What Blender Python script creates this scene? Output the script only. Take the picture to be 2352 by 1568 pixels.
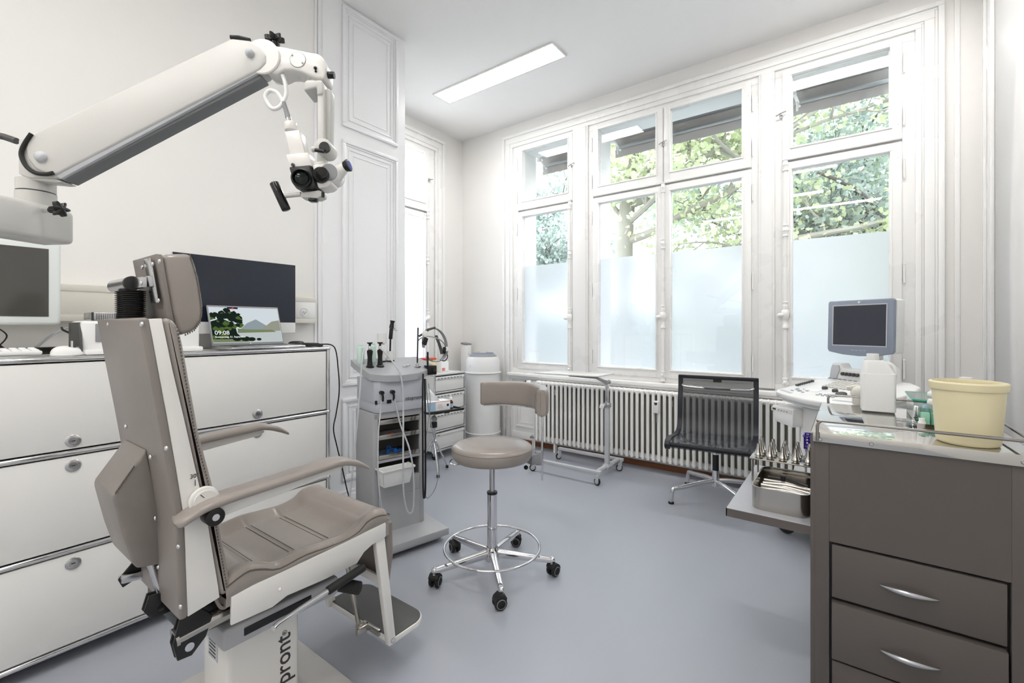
import bpy, bmesh, math, random
from mathutils import Vector, Matrix, Euler
sc = bpy.context.scene
for o in list(bpy.data.objects): bpy.data.objects.remove(o)
COL = sc.collection
PI = math.pi
random.seed(7)

# ------------------------------------------------------------------ camera, world, exposure
YAW = math.atan(774/1045.0)                 # forward is turned this far left of +Y
CAMH = 1.2
cam = bpy.data.cameras.new('camera'); camo = bpy.data.objects.new('camera', cam); COL.objects.link(camo)
camo.location = (0, 0, CAMH); camo.rotation_euler = (PI/2, 0, YAW)
cam.sensor_width = 36; cam.lens = 36*1045/2352.0
cam.shift_y = -(784-752)/2352.0*-1*-1       # horizon sits 32 px above the middle
cam.clip_start = 0.02
sc.camera = camo
vs = sc.view_settings
vs.view_transform = 'Standard'; vs.look = 'None'; vs.gamma = 1; vs.use_curve_mapping = False
vs.exposure = 1.0
world = bpy.data.worlds.new('world'); sc.world = world; world.use_nodes = True
wn = world.node_tree.nodes; bg = wn['Background']
bg.inputs[0].default_value = (0.88, 0.94, 1.0, 1); bg.inputs[1].default_value = 3.0
LAMP = 14.0

# ------------------------------------------------------------------ materials
def lin(c):
    if isinstance(c, str):
        c = [int(c[i:i+2], 16)/255 for i in (0, 2, 4)]
    return tuple(x/12.92 if x <= .04045 else ((x+.055)/1.055)**2.4 for x in c)
MT = {}
def mat(name, col, rough=.5, metal=0, coat=0, noise=0, nscale=8, bump=0, bscale=200, spec=.5, emit=None, estr=0, alpha=None, trans=0, ior=1.45, rnoise=0):
    m = bpy.data.materials.new(name); m.use_nodes = True; nt = m.node_tree
    b = nt.nodes['Principled BSDF']; c = lin(col)
    b.inputs['Base Color'].default_value = (*c, 1); b.inputs['Roughness'].default_value = rough
    b.inputs['Metallic'].default_value = metal; b.inputs['Coat Weight'].default_value = coat
    b.inputs['Coat Roughness'].default_value = .08
    b.inputs['Specular IOR Level'].default_value = spec; b.inputs['IOR'].default_value = ior
    b.inputs['Transmission Weight'].default_value = trans
    if emit: b.inputs['Emission Color'].default_value = (*lin(emit), 1); b.inputs['Emission Strength'].default_value = estr
    if alpha is not None: b.inputs['Alpha'].default_value = alpha
    tc = nt.nodes.new('ShaderNodeTexCoord')
    if noise or rnoise:
        n = nt.nodes.new('ShaderNodeTexNoise'); n.inputs['Scale'].default_value = nscale; n.inputs['Detail'].default_value = 5
        nt.links.new(tc.outputs['Object'], n.inputs['Vector'])
        if noise:
            mx = nt.nodes.new('ShaderNodeMix'); mx.data_type = 'RGBA'
            mx.inputs[6].default_value = (*[x*(1-noise) for x in c], 1); mx.inputs[7].default_value = (*[min(1, x*(1+noise)) for x in c], 1)
            nt.links.new(n.outputs['Fac'], mx.inputs[0]); nt.links.new(mx.outputs[2], b.inputs['Base Color'])
        if rnoise:
            mr = nt.nodes.new('ShaderNodeMapRange'); mr.inputs[3].default_value = max(0, rough-rnoise); mr.inputs[4].default_value = rough+rnoise
            nt.links.new(n.outputs['Fac'], mr.inputs[0]); nt.links.new(mr.outputs[0], b.inputs['Roughness'])
    if bump:
        n2 = nt.nodes.new('ShaderNodeTexNoise'); n2.inputs['Scale'].default_value = bscale; n2.inputs['Detail'].default_value = 3
        nt.links.new(tc.outputs['Object'], n2.inputs['Vector'])
        bp = nt.nodes.new('ShaderNodeBump'); bp.inputs['Strength'].default_value = bump; bp.inputs['Distance'].default_value = .002
        nt.links.new(n2.outputs['Fac'], bp.inputs['Height']); nt.links.new(bp.outputs[0], b.inputs['Normal'])
    MT[name] = m; return m

mat('plaster', 'F2F0ED', .75, noise=.015, nscale=2, bump=.15, bscale=60)
mat('ceiling_paint', 'F5F4F3', .8, noise=.01)
mat('trim_paint', 'F7F6F4', .28, noise=.01, nscale=3, bump=.06, bscale=25, rnoise=.06)
mat('panel_paint', 'F3F3F5', .25, noise=.01, bump=.04, bscale=20)
mat('door_gloss', 'ECEBEA', .12, coat=.4)
mat('white_lacquer', 'E8E7E4', .3, coat=.15)
mat('chrome', 'DADADC', .08, 1)
mat('satin_chrome', 'C4C4C6', .25, 1, rnoise=.06, nscale=40)
mat('steel', 'B4B0AA', .22, 1, rnoise=.08, nscale=25)
mat('bright_steel', 'C8C6C2', .06, 1)
mat('rail_steel', '9A9693', .15, 1)
mat('leather', '958D87', .30, noise=.05, nscale=30, bump=.12, bscale=260, coat=.2)
mat('leather_dark', '857E79', .38, noise=.05, nscale=30, bump=.12, bscale=260)
mat('stitch', '5F5852', .6)
mat('white_metal', 'E4E2DE', .25, coat=.2)
mat('white_plastic', 'EDEDEC', .35)
mat('blue_white_plastic', 'E3E8E6', .3)
mat('off_white', 'E0DCD2', .4)
mat('warm_grey_white', 'C9C8C4', .35)
mat('black_plastic', '171717', .35, bump=.05)
mat('black_blue', '1C1E26', .4)
mat('black_gloss', '0E0E10', .12)
mat('black_rubber', '1B1B1B', .6)
mat('grey_rubber', '6E6E70', .55)
mat('dark_grey', '4A4A4A', .45)
mat('dark_link', '77787A', .5)
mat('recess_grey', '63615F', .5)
mat('mid_grey', '8E8F92', .4)
mat('light_grey', 'BFC1C5', .4)
mat('plate_grey', 'BDBBB8', .35)
mat('cart_grey', 'A9AAAD', .32, noise=.02)
mat('cart_top', 'A6A8AC', .3)
mat('cart_head', 'BCBFC8', .35)
mat('trolley_brown', '5A5450', .38, noise=.02, bump=.05, bscale=120)
mat('shelf_top', 'A9AAB0', .3)
mat('cream_plastic', 'E4DAB4', .4, noise=.01)
mat('yellow_plastic', 'E8DDB4', .45)
mat('red_plastic', 'D8513E', .4)
mat('green_liquid', 'CFE8DD', .3)
mat('teal_pale', '9FD8C4', .4)
mat('teal_edge', '2FB49A', .3)
mat('amber', '5A2E14', .15)
mat('purple_plastic', '4B2FA0', .4)
mat('plum', '4A2440', .4)
mat('blue_plastic', '1F5FB4', .4)
mat('label_white', 'F2F3F4', .5)
mat('label_blue', 'A8C6DC', .5)
mat('label_red', 'D88078', .5)
mat('ink', '3A3A3C', .5)
mat('wood_brown', '7A4A2E', .45, noise=.25, nscale=14)
mat('wood_dark', '4B3526', .5, noise=.2)
mat('radiator_paint', 'F6F5F3', .3)
mat('radiator_gap_shade', '8A887C', .7)  # shade between the radiator tubes as a paint colour
mat('awning_fabric', 'B8B4B1', .85, noise=.05, nscale=4)
mat('alu', 'B9BCBD', .35, 1)
mat('bark', '8C8A80', .85, noise=.25, nscale=3, bump=.6, bscale=20)
mat('bark_dark', '5B5650', .9, noise=.25, nscale=4)
mat('ground_out', '6F7A80', .9, noise=.2)
mat('added_hedge_leaf', '5E7C74', .9, noise=.35, nscale=20, bump=.8, bscale=8)
mat('stone_out', 'B8B6B2', .85, noise=.05)
mat('reveal', 'C9C9C9', .5)
mat('ultra_grey', '8F97A6', .4)
mat('ultra_white', 'E9E9E8', .35)
mat('ultra_beige', 'DCDAD5', .4)
mat('lens_glass', '0A1410', .12, spec=.3)
mat('screen_ultra', '343742', .08, spec=.6)  # base lifted to grey in place of a bluish reflection
mat('screen_dark', '1B2230', .07, spec=.6)  # navy base stands in for the window's reflection
mat('screen_grey', '4D4C48', .08, spec=.6)
mat('ledge', 'D0CEC8', .45)
mat('lens_blue', '3A4E9A', .1)

def leafmat(name, c1, c2):
    m = bpy.data.materials.new(name); m.use_nodes = True; nt = m.node_tree; nt.nodes.clear()
    out = nt.nodes.new('ShaderNodeOutputMaterial'); d = nt.nodes.new('ShaderNodeBsdfDiffuse'); t = nt.nodes.new('ShaderNodeBsdfTranslucent')
    mx = nt.nodes.new('ShaderNodeMixShader'); mx.inputs[0].default_value = .55
    g = nt.nodes.new('ShaderNodeNewGeometry'); cr = nt.nodes.new('ShaderNodeMix'); cr.data_type = 'RGBA'
    cr.inputs[6].default_value = (*lin(c1), 1); cr.inputs[7].default_value = (*lin(c2), 1)
    nt.links.new(g.outputs['Random Per Island'], cr.inputs[0])
    for s in (d, t): nt.links.new(cr.outputs[2], s.inputs['Color'])
    nt.links.new(d.outputs[0], mx.inputs[1]); nt.links.new(t.outputs[0], mx.inputs[2]); nt.links.new(mx.outputs[0], out.inputs[0])
    MT[name] = m
leafmat('leaf_light', 'AEBB90', 'DCE1C4'); leafmat('leaf_mid', '94A890', 'C6D0BC'); leafmat('leaf_dark', '83948B', 'BFC9C3')

def glassmat(name, tint=(1, 1, 1), facing=.5, rough=0.0):
    m = bpy.data.materials.new(name); m.use_nodes = True; nt = m.node_tree; nt.nodes.clear()
    out = nt.nodes.new('ShaderNodeOutputMaterial'); t = nt.nodes.new('ShaderNodeBsdfTransparent'); t.inputs[0].default_value = (*tint, 1)
    gl = nt.nodes.new('ShaderNodeBsdfGlossy'); gl.inputs['Roughness'].default_value = rough
    fr = nt.nodes.new('ShaderNodeLayerWeight'); fr.inputs[0].default_value = .5
    pw = nt.nodes.new('ShaderNodeMath'); pw.operation = 'POWER'; pw.inputs[1].default_value = 4.5; nt.links.new(fr.outputs['Facing'], pw.inputs[0])
    mu = nt.nodes.new('ShaderNodeMath'); mu.operation = 'MULTIPLY_ADD'; mu.inputs[1].default_value = .9; mu.inputs[2].default_value = .045; mu.use_clamp = True
    mx = nt.nodes.new('ShaderNodeMixShader')
    nt.links.new(pw.outputs[0], mu.inputs[0]); nt.links.new(mu.outputs[0], mx.inputs[0]); nt.links.new(t.outputs[0], mx.inputs[1]); nt.links.new(gl.outputs[0], mx.inputs[2])
    nt.links.new(mx.outputs[0], out.inputs[0]); MT[name] = m
glassmat('window_glass'); glassmat('clear_glass', (.93, .98, .97)); glassmat('clear_green', (.75, .93, .87), rough=.05)
def filmmat():
    m = bpy.data.materials.new('frosted_film'); m.use_nodes = True; nt = m.node_tree; nt.nodes.clear()
    out = nt.nodes.new('ShaderNodeOutputMaterial'); t = nt.nodes.new('ShaderNodeBsdfTranslucent'); t.inputs[0].default_value = (.92, .93, .96, 1)
    r = nt.nodes.new('ShaderNodeBsdfRefraction'); r.inputs['Color'].default_value = (.90, .91, .95, 1); r.inputs['Roughness'].default_value = .45; r.inputs['IOR'].default_value = 1.12
    d = nt.nodes.new('ShaderNodeBsdfPrincipled'); d.inputs['Base Color'].default_value = (.86, .9, .93, 1); d.inputs['Roughness'].default_value = .3
    m1 = nt.nodes.new('ShaderNodeMixShader'); m1.inputs[0].default_value = .55
    m2 = nt.nodes.new('ShaderNodeMixShader'); m2.inputs[0].default_value = .25
    nt.links.new(t.outputs[0], m1.inputs[1]); nt.links.new(r.outputs[0], m1.inputs[2]); nt.links.new(m1.outputs[0], m2.inputs[1]); nt.links.new(d.outputs[0], m2.inputs[2])
    nt.links.new(m2.outputs[0], out.inputs[0]); MT['frosted_film'] = m
filmmat()
def meshmat():                                    # woven see-through chair mesh
    m = mat('mesh_weave', '20222A', .5); nt = m.node_tree; b = nt.nodes['Principled BSDF']; b.inputs['Alpha'].default_value = .74
meshmat()
def emis(name, col, s):
    m = bpy.data.materials.new(name); m.use_nodes = True; nt = m.node_tree; nt.nodes.clear()
    out = nt.nodes.new('ShaderNodeOutputMaterial'); e = nt.nodes.new('ShaderNodeEmission'); e.inputs[0].default_value = (*lin(col), 1); e.inputs[1].default_value = s
    nt.links.new(e.outputs[0], out.inputs[0]); MT[name] = m
emis('lamp_glow', 'FFFDFA', LAMP)
def floormat():
    m = mat('linoleum', 'A6AAB3', .3, noise=.03, nscale=1.3, rnoise=.07, bump=.03, bscale=40)
floormat()

# ------------------------------------------------------------------ mesh builder
class MB:
    def __init__(s): s.bm = bmesh.new(); s.T = Matrix.Identity(4); s.mi = 0
    def _emit(s, tmp, M=None):
        M = s.T @ (M if M is not None else Matrix.Identity(4)); mp = {}
        for v in tmp.verts: mp[v] = s.bm.verts.new(M @ v.co)
        for f in tmp.faces:
            try: nf = s.bm.faces.new([mp[v] for v in f.verts]); nf.material_index = s.mi; nf.smooth = True
            except ValueError: pass
        tmp.free(); return s
    def obox(s, c, size, rot=(0, 0, 0), bev=0, seg=2):
        t = bmesh.new(); bmesh.ops.create_cube(t, size=1)
        for v in t.verts: v.co = Vector((v.co.x*size[0], v.co.y*size[1], v.co.z*size[2]))
        if bev: bmesh.ops.bevel(t, geom=list(t.edges), offset=min(bev, min(size)*.49), segments=seg, affect='EDGES', profile=.5)
        R = rot if isinstance(rot, Matrix) else Euler(rot).to_matrix().to_4x4()
        return s._emit(t, Matrix.Translation(c) @ R)
    def box(s, x0, x1, y0, y1, z0, z1, bev=0, seg=2):
        return s.obox(((x0+x1)/2, (y0+y1)/2, (z0+z1)/2), (abs(x1-x0), abs(y1-y0), abs(z1-z0)), (0, 0, 0), bev, seg)
    def cyl(s, p0, p1, r0, r1=None, seg=24, bev=0):
        p0 = Vector(p0); p1 = Vector(p1); r1 = r0 if r1 is None else r1; L = (p1-p0).length
        prof = [(0, 0), (r0, 0), (r1, L), (0, L)] if not bev else [(0, 0), (r0-bev, 0), (r0-.3*bev, .3*bev), (r0, bev), (r1, L-bev), (r1-.3*bev, L-.3*bev), (r1-bev, L), (0, L)]
        return s.lathe(prof, p0, (p1-p0), seg)
    def lathe(s, prof, c=(0, 0, 0), axis=(0, 0, 1), seg=32):
        t = bmesh.new(); rings = []
        for r, z in prof:
            if r < 1e-6: rings.append([t.verts.new((0, 0, z))])
            else: rings.append([t.verts.new((r*math.cos(2*PI*k/seg), r*math.sin(2*PI*k/seg), z)) for k in range(seg)])
        for a, b in zip(rings, rings[1:]):
            for k in range(seg):
                k2 = (k+1) % seg
                if len(a) == 1 and len(b) == 1: continue
                if len(a) == 1: t.faces.new([a[0], b[k2], b[k]])
                elif len(b) == 1: t.faces.new([a[k], a[k2], b[0]])
                else: t.faces.new([a[k], a[k2], b[k2], b[k]])
        q = Vector(axis).to_track_quat('Z', 'Y').to_matrix().to_4x4()
        return s._emit(t, Matrix.Translation(c) @ q)
    def tube(s, pts, r, seg=10, closed=False, smooth=0, cap=True):
        P = [Vector(p) for p in pts]
        if smooth:
            Q = []; n = len(P)
            rng = range(n) if closed else range(n-1)
            for i in rng:
                p0 = P[(i-1) % n] if closed or i > 0 else P[i]; p1 = P[i]; p2 = P[(i+1) % n]; p3 = P[(i+2) % n] if closed or i+2 < n else p2
                for k in range(smooth):
                    u = k/smooth
                    Q.append(.5*((2*p1)+(p2-p0)*u+(2*p0-5*p1+4*p2-p3)*u*u+(-p0+3*p1-3*p2+p3)*u**3))
            if not closed: Q.append(P[-1])
            P = Q
        n = len(P); t = bmesh.new(); rings = []; up = None
        R = r if callable(r) else (lambda u: r)
        for i, p in enumerate(P):
            if closed: d = P[(i+1) % n]-P[i-1]
            else: d = P[min(i+1, n-1)]-P[max(i-1, 0)]
            if d.length < 1e-9: d = Vector((0, 0, 1))
            d.normalize()
            if up is None: up = d.orthogonal().normalized()
            else:
                up = up-d*up.dot(d)
                up = up.normalized() if up.length > 1e-6 else d.orthogonal().normalized()
            b = d.cross(up); rr = R(i/(n-1))
            rings.append([t.verts.new(p+rr*(math.cos(2*PI*k/seg)*up+math.sin(2*PI*k/seg)*b)) for k in range(seg)])
        for i in range(n if closed else n-1):
            a, b = rings[i], rings[(i+1) % n]
            off = 0
            if closed and i == n-1:
                off = min(range(seg), key=lambda o: (b[o].co-a[0].co).length)
            for k in range(seg): t.faces.new([a[k], a[(k+1) % seg], b[(k+1+off) % seg], b[(k+off) % seg]])
        if cap and not closed: t.faces.new(rings[0][::-1]); t.faces.new(rings[-1])
        return s._emit(t)
    def prism(s, poly, plane, a, b, bev=0, seg=2):
        t = bmesh.new(); f = {'xy': lambda u, v, w: (u, v, w), 'xz': lambda u, v, w: (u, w, v), 'yz': lambda u, v, w: (w, u, v)}[plane]
        A = [t.verts.new(f(u, v, a)) for u, v in poly]; B = [t.verts.new(f(u, v, b)) for u, v in poly]; n = len(poly)
        t.faces.new(A); t.faces.new(B[::-1])
        for i in range(n): t.faces.new([A[i], B[i], B[(i+1) % n], A[(i+1) % n]])
        bmesh.ops.recalc_face_normals(t, faces=list(t.faces))
        if bev: bmesh.ops.bevel(t, geom=list(t.edges), offset=bev, segments=seg, affect='EDGES', profile=.5)
        return s._emit(t)
    def surf(s, f, nu, nv, thick=0, closeu=False):
        t = bmesh.new(); V = [[t.verts.new(f(i/nu, j/nv)) for j in range(nv+1)] for i in range(nu+(0 if closeu else 1))]
        for i in range(nu):
            for j in range(nv):
                i2 = (i+1) % nu if closeu else i+1
                t.faces.new([V[i][j], V[i2][j], V[i2][j+1], V[i][j+1]])
        if thick:
            bmesh.ops.recalc_face_normals(t, faces=list(t.faces)); bmesh.ops.solidify(t, geom=list(t.faces), thickness=thick)
        return s._emit(t)
    def ball(s, c, r, seg=20, sc3=(1, 1, 1)):
        t = bmesh.new(); bmesh.ops.create_uvsphere(t, u_segments=seg, v_segments=seg//2+2, radius=r)
        return s._emit(t, Matrix.Translation(c) @ Matrix.Diagonal((*sc3, 1)))
    def torus(s, c, R, r, axis=(0, 0, 1), seg=40, rs=10):
        q = Vector(axis).to_track_quat('Z', 'Y').to_matrix()
        return s.tube([Vector(c)+q @ Vector((R*math.cos(2*PI*k/seg), R*math.sin(2*PI*k/seg), 0)) for k in range(seg)], r, rs, closed=True)
    def text(s, body, size, M, depth=.001, bold=0):
        cu = bpy.data.curves.new('t', 'FONT'); cu.body = body; cu.size = size; cu.extrude = depth/2; cu.offset = bold; cu.resolution_u = 3
        o = bpy.data.objects.new('t', cu); COL.objects.link(o); dg = bpy.context.evaluated_depsgraph_get(); me = bpy.data.meshes.new_from_object(o.evaluated_get(dg))
        t = bmesh.new(); t.from_mesh(me); bpy.data.objects.remove(o); bpy.data.curves.remove(cu); bpy.data.meshes.remove(me)
        return s._emit(t, M)
    def build(s, name, mats, parent=None, sharp=38):
        me = bpy.data.meshes.new(name); bmesh.ops.recalc_face_normals(s.bm, faces=list(s.bm.faces)) if s.bm.faces else None
        s.bm.to_mesh(me); s.bm.free()
        if isinstance(mats, str): mats = [mats]
        for m in mats: me.materials.append(MT[m])
        try: me.set_sharp_from_angle(angle=math.radians(sharp))
        except Exception: pass
        o = bpy.data.objects.new(name, me); COL.objects.link(o); o.parent = parent
        return o
def tag(o, label, cat, group=None, kind=None):
    if label: o['label'] = label
    if cat: o['category'] = cat
    if group: o['group'] = group
    if kind: o['kind'] = kind
    return o
def empty(name, loc=(0, 0, 0), rz=0):
    o = bpy.data.objects.new(name, None); COL.objects.link(o); o.location = loc; o.rotation_euler = (0, 0, rz); o.empty_display_size = .05
    return o
def thing(name, label, cat, loc=(0, 0, 0), rz=0, group=None): return tag(empty(name, loc, rz), label, cat, group)
def part(name, mats, parent, fn, label=None, sharp=38):
    m = MB(); fn(m); o = m.build(name, mats, parent, sharp)
    if label: o['label'] = label
    return o
def struct(name, mats, fn, parent=None):
    o = part(name, mats, parent, fn)
    if parent is None: o['kind'] = 'structure'
    return o
CH = {}
def copy_tree(o, parent=None):
    c = o.copy(); COL.objects.link(c); c.parent = parent
    for ch in [x for x in bpy.data.objects if x.parent == o]: copy_tree(ch, c)
    return c
FWD = Vector((-math.sin(YAW), math.cos(YAW))); RGT = Vector((math.cos(YAW), math.sin(YAW)))
def at(px, py, z=None, x=None, y=None):      # a measured photo point on a known height or wall plane -> metres
    l = (px-1176)/1045.0; v = FWD+RGT*l
    d = 1045*(CAMH-z)/(py-752) if z is not None else (x/v.x if x is not None else y/v.y)
    return Vector((v.x*d, v.y*d, CAMH-(py-752)*d/1045))

# ------------------------------------------------------------------ room shell
CEIL = 3.34; WY = 3.87; AX = -3.58; LX = -2.70; RX = .66; BY = -2.6
struct('floor', 'linoleum', lambda m: m.box(AX-.3, RX+.3, BY-.2, WY+.3, -.12, 0))
struct('ceiling', 'ceiling_paint', lambda m: m.box(AX-.3, RX+.3, BY-.2, WY+.3, CEIL, CEIL+.12))
struct('wall_back', 'plaster', lambda m: m.box(AX-.3, RX+.3, BY-.2, BY, 0, CEIL))
struct('wall_left', 'plaster', lambda m: m.box(LX-.2, LX, BY, 1.55, 0, CEIL))
struct('wall_right', 'plaster', lambda m: (m.box(RX, RX+.2, BY, 2.55, 0, CEIL), m.box(RX, RX+.2, 2.55, 3.67, 3.25, CEIL), m.box(RX, RX+.2, 3.67, WY+.28, 0, CEIL)))
OPEN = [(-2.745, -2.14), (-1.875, -.62), (-.36, .245)]
ZB, ZT = .79, 3.05; WO = 4.15
def winwall(m):
    m.box(AX-.3, RX, WY, WO, 0, ZB); m.box(AX-.3, RX, WY, WO, ZT, CEIL)
    xs = [AX-.3]+[v for a in OPEN for v in a]+[RX]
    for i in range(0, len(xs), 2): m.box(xs[i], xs[i+1], WY, WO, ZB, ZT)
struct('wall_window', ['plaster'], winwall)
AO = (2.71, 3.31)
def alcwall(m):
    m.box(AX-.28, AX, 2.06, WY, 0, ZB); m.box(AX-.28, AX, 2.06, WY, ZT, CEIL)
    m.box(AX-.28, AX, 2.06, AO[0], ZB, ZT); m.box(AX-.28, AX, AO[1], WY, ZB, ZT)
struct('wall_alcove', 'plaster', alcwall)
# the panelled pier where the left wall ends
def ring(m, a0, a1, z0, z1, w, f):            # four bars of width w; f(a0,a1,z0,z1) draws a bar
    f(a0, a1, z1-w, z1); f(a0, a1, z0, z0+w); f(a0, a0+w, z0+w, z1-w); f(a1-w, a1, z0+w, z1-w)
def pier(m):
    m.box(AX-.28, -2.70, 1.55, 2.264, 0, CEIL); m.box(-2.70, -2.675, 1.60, 2.264, 0, CEIL)
    m.box(-2.70, -2.682, 1.575, 1.60, 0, CEIL); m.box(-2.70, -2.69, 1.556, 1.572, 0, CEIL)
    for z0, z1 in ((2.525, 3.325), (.814, 2.438), (.188, .729)):
        for off, w, h in ((0, .022, .014), (.022, .012, .007), (.05, .01, .006), (.085, .008, .004)):
            ring(m, 1.735+off, 2.19-off, z0+off, z1-off, w, lambda a, b, c, d: m.box(-2.68, -2.675+h, a, b, c, d, .003))
    m.box(-2.675, -2.655, 1.60, 2.264, 0, .10, .005); m.box(-2.675, -2.662, 1.60, 2.264, .10, .125, .004)
struct('wall_pier', 'panel_paint', pier)
struct('baseboard_pier', 'wood_brown', lambda m: m.box(-2.655, -2.64, 1.60, 2.264, 0, .03))

# window wall joinery
def casing(m, a0, a1, zt, f):                 # f(a0,a1,z0,z1,depth)
    w = .135
    for off, ww, h in ((0, .03, .034), (.03, .014, .02), (.044, .05, .026), (.094, .012, .02), (.106, .03, .03)):
        f(a0+off, a0+off+ww, 0, zt-off-ww, h); f(a1-off-ww, a1-off, 0, zt-off-ww, h); f(a0+off, a1-off, zt-off-ww, zt-off, h)
struct('trim_1', 'trim_paint', lambda m: casing(m, -2.975, .475, 3.225, lambda a, b, c, d, h: m.box(a, b, WY-h, WY, c, d, .004)))
struct('trim_2', 'trim_paint', lambda m: casing(m, 2.46, 3.56, 3.225, lambda a, b, c, d, h: m.box(AX, AX+h, a, b, c, d, .004)))
def posts(m):
    for a, b in ((-2.125, -1.965), (-.545, -.44)):
        m.box(a, b, WY-.03, WY, ZB-.04, 3.09, .004); m.box(a+.015, b-.015, WY-.038, WY-.02, ZB-.04, 3.09, .004)
struct('trim_3', 'trim_paint', posts)
def sill(m):
    m.box(-2.87, .37, WY-.09, WY, .70, .735, .008, 3); m.box(-2.85, .35, WY-.07, WY, .68, .70, .004); m.box(-2.84, .34, WY-.05, WY, .665, .68, .004)
struct('sill_main', 'trim_paint', sill)
def under(m):
    m.box(-2.84, .34, WY-.012, WY, .10, .665)
    for a in (-2.80, -1.75, -.70):
        ring(m, a, a+.98, .17, .62, .02, lambda p, q, c, d: m.box(p, q, WY-.028, WY-.01, c, d, .004))
        ring(m, a+.04, a+.94, .21, .58, .012, lambda p, q, c, d: m.box(p, q, WY-.02, WY-.01, c, d, .003))
struct('trim_4', 'trim_paint', under)
struct('baseboard_window', ['trim_paint', 'wood_brown'], lambda m: (m.box(AX, RX, WY-.02, WY, .045, .12, .004), setattr(m, 'mi', 1), m.box(AX, RX, WY-.03, WY, 0, .045, .003)))
struct('baseboard_alcove', ['trim_paint', 'wood_brown'], lambda m: (m.box(AX, AX+.02, 2.264, WY, .045, .12, .004), setattr(m, 'mi', 1), m.box(AX, AX+.03, 2.264, WY, 0, .045, .003)))
struct('baseboard_left', 'trim_paint', lambda m: m.box(LX, LX+.02, BY, 1.55, 0, .12, .004))
# corner seams and the painted board on the window wall's right
struct('trim_5', 'trim_paint', lambda m: m.box(.52, .545, WY-.01, WY, 0, CEIL, .003))

def espagnolette(m, x, z0, z1, zh, r=.012):
    y = -.03
    m.cyl((x, y, z0), (x, y, z1), r, seg=12)
    for z in (z0+.02, (z0+z1)/2+.32, z1-.02):
        m.lathe([(r, -.045), (.020, -.042), (.020, -.034), (.015, -.03), (.017, -.012), (.023, 0), (.017, .012), (.015, .03), (.020, .034), (.020, .042), (r, .045)], (x, y, z), seg=16); m.box(x-.018, x+.018, y, 0, z-.03, z+.03, .004)
    m.lathe([(r, -.11), (.020, -.105), (.020, -.09), (.014, -.08), (.016, -.04), (.026, -.025), (.028, 0), (.026, .02), (.018, .03), (.021, .045), (.021, .06), (.015, .065), (.019, .085), (r, .09)], (x, y, zh), seg=20)
    m.ball((x-.03, y-.025, zh-.01), .016, 12, (1.3, 1, 1)); m.box(x-.014, x+.014, y, 0, zh-.03, zh+.03, .004)
    m.ball((x, y-.02, z0+.03), .014, 12)
def hinge(m, x, zc):
    m.cyl((x, -.022, zc-.055), (x, -.022, zc+.055), .006, seg=10); m.ball((x, -.022, zc+.06), .006, 8); m.ball((x, -.022, zc-.06), .006, 8); m.box(x-.003, x+.003, -.022, 0, zc-.05, zc+.05)
FROST = 1.835
def window(name, loc, rz, fa, fb, panes, hinges, rods, latches):
    """frame from fa to fb along local x; panes = list of (glass x0, x1, sash x0, x1)"""
    w = empty(name, loc, rz); w['kind'] = 'structure'
    def fr(m):
        m.box(fa, fb, -.012, .06, 3.035, 3.09, .003); m.box(fa, fb, -.012, .06, .735, .785, .003)
        edges = [fa]+[v for p in panes for v in (p[2], p[3])]+[fb]
        for i in range(0, len(edges), 2):
            if edges[i+1]-edges[i] > .004: m.box(edges[i], edges[i+1], -.012, .06, .785, 3.035, .003)
        m.box(fa, fb, 0, .06, 2.39, 2.43, .003)
    part('window_frame', 'trim_paint', w, fr)
    for gx0, gx1, sx0, sx1 in panes:
        for z0, z1, g0, g1, nm in ((2.415, 3.06, 2.505, 3.025, 'upper'), (.775, 2.40, .845, 2.345, 'lower')):
            def sash(m):
                m.box(sx0, gx0, -.025, .035, z0, z1, .004); m.box(gx1, sx1, -.025, .035, z0, z1, .004)
                m.box(gx0-.003, gx1+.003, -.025, .035, g1, z1, .004); m.box(gx0-.003, gx1+.003, -.025, .035, z0, g0, .004)
                ring(m, gx0-.012, gx1+.012, g0-.012, g1+.012, .012, lambda a, b, c, d: m.box(a, b, -.033, -.02, c, d, .003))
                ring(m, gx0-.002, gx1+.002, g0-.002, g1+.002, .006, lambda a, b, c, d: m.box(a, b, .0, .02, c, d))
                if nm == 'upper': m.box(sx0+.01, sx1-.01, -.04, -.02, z0-.004, z0+.018, .005)
                for zz in (z0+.1, z1-.1): m.ball((sx0+.02, -.025, zz), .004, 8); m.ball((sx1-.02, -.025, zz), .004, 8)
            s = part('window_sash', 'trim_paint', w, sash)
            part('window_pane', 'window_glass', s, lambda m: m.box(gx0, gx1, .008, .012, g0, g1))
            if nm == 'lower': part('frosted_film', 'frosted_film', s, lambda m: m.box(gx0+.002, gx1-.002, .0125, .0130, g0+.002, FROST))
    for x in hinges:
        for zc in (.93, 1.55, 2.22, 2.56, 2.90): part('hinge', 'trim_paint', w, lambda m: hinge(m, x, zc))
    for x in rods: part('espagnolette_bolt', 'trim_paint', w, lambda m: espagnolette(m, x, .77, 2.40, 1.30))
    for x in latches: part('window_latch', 'satin_chrome', w, lambda m: (m.cyl((x, -.025, 2.75), (x, -.05, 2.75), .007, seg=10), m.tube([(x-.03, -.045, 2.745), (x, -.05, 2.755), (x+.035, -.045, 2.765)], .005, 8), m.box(x-.01, x+.01, -.03, -.02, 2.73, 2.77, .002)))
    return w
Y0 = WY
window('window_1', (0, Y0, 0), 0, -2.84, -2.125, [(-2.712, -2.180, -2.775, -2.130)], [-2.785], [-2.155], [-2.132])
window('window_2', (0, Y0, 0), 0, -1.965, -.545, [(-1.856, -1.325, -1.915, -1.265), (-1.200, -.660, -1.255, -.595)], [-1.925, -.585], [-1.260], [-1.26])
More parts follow.
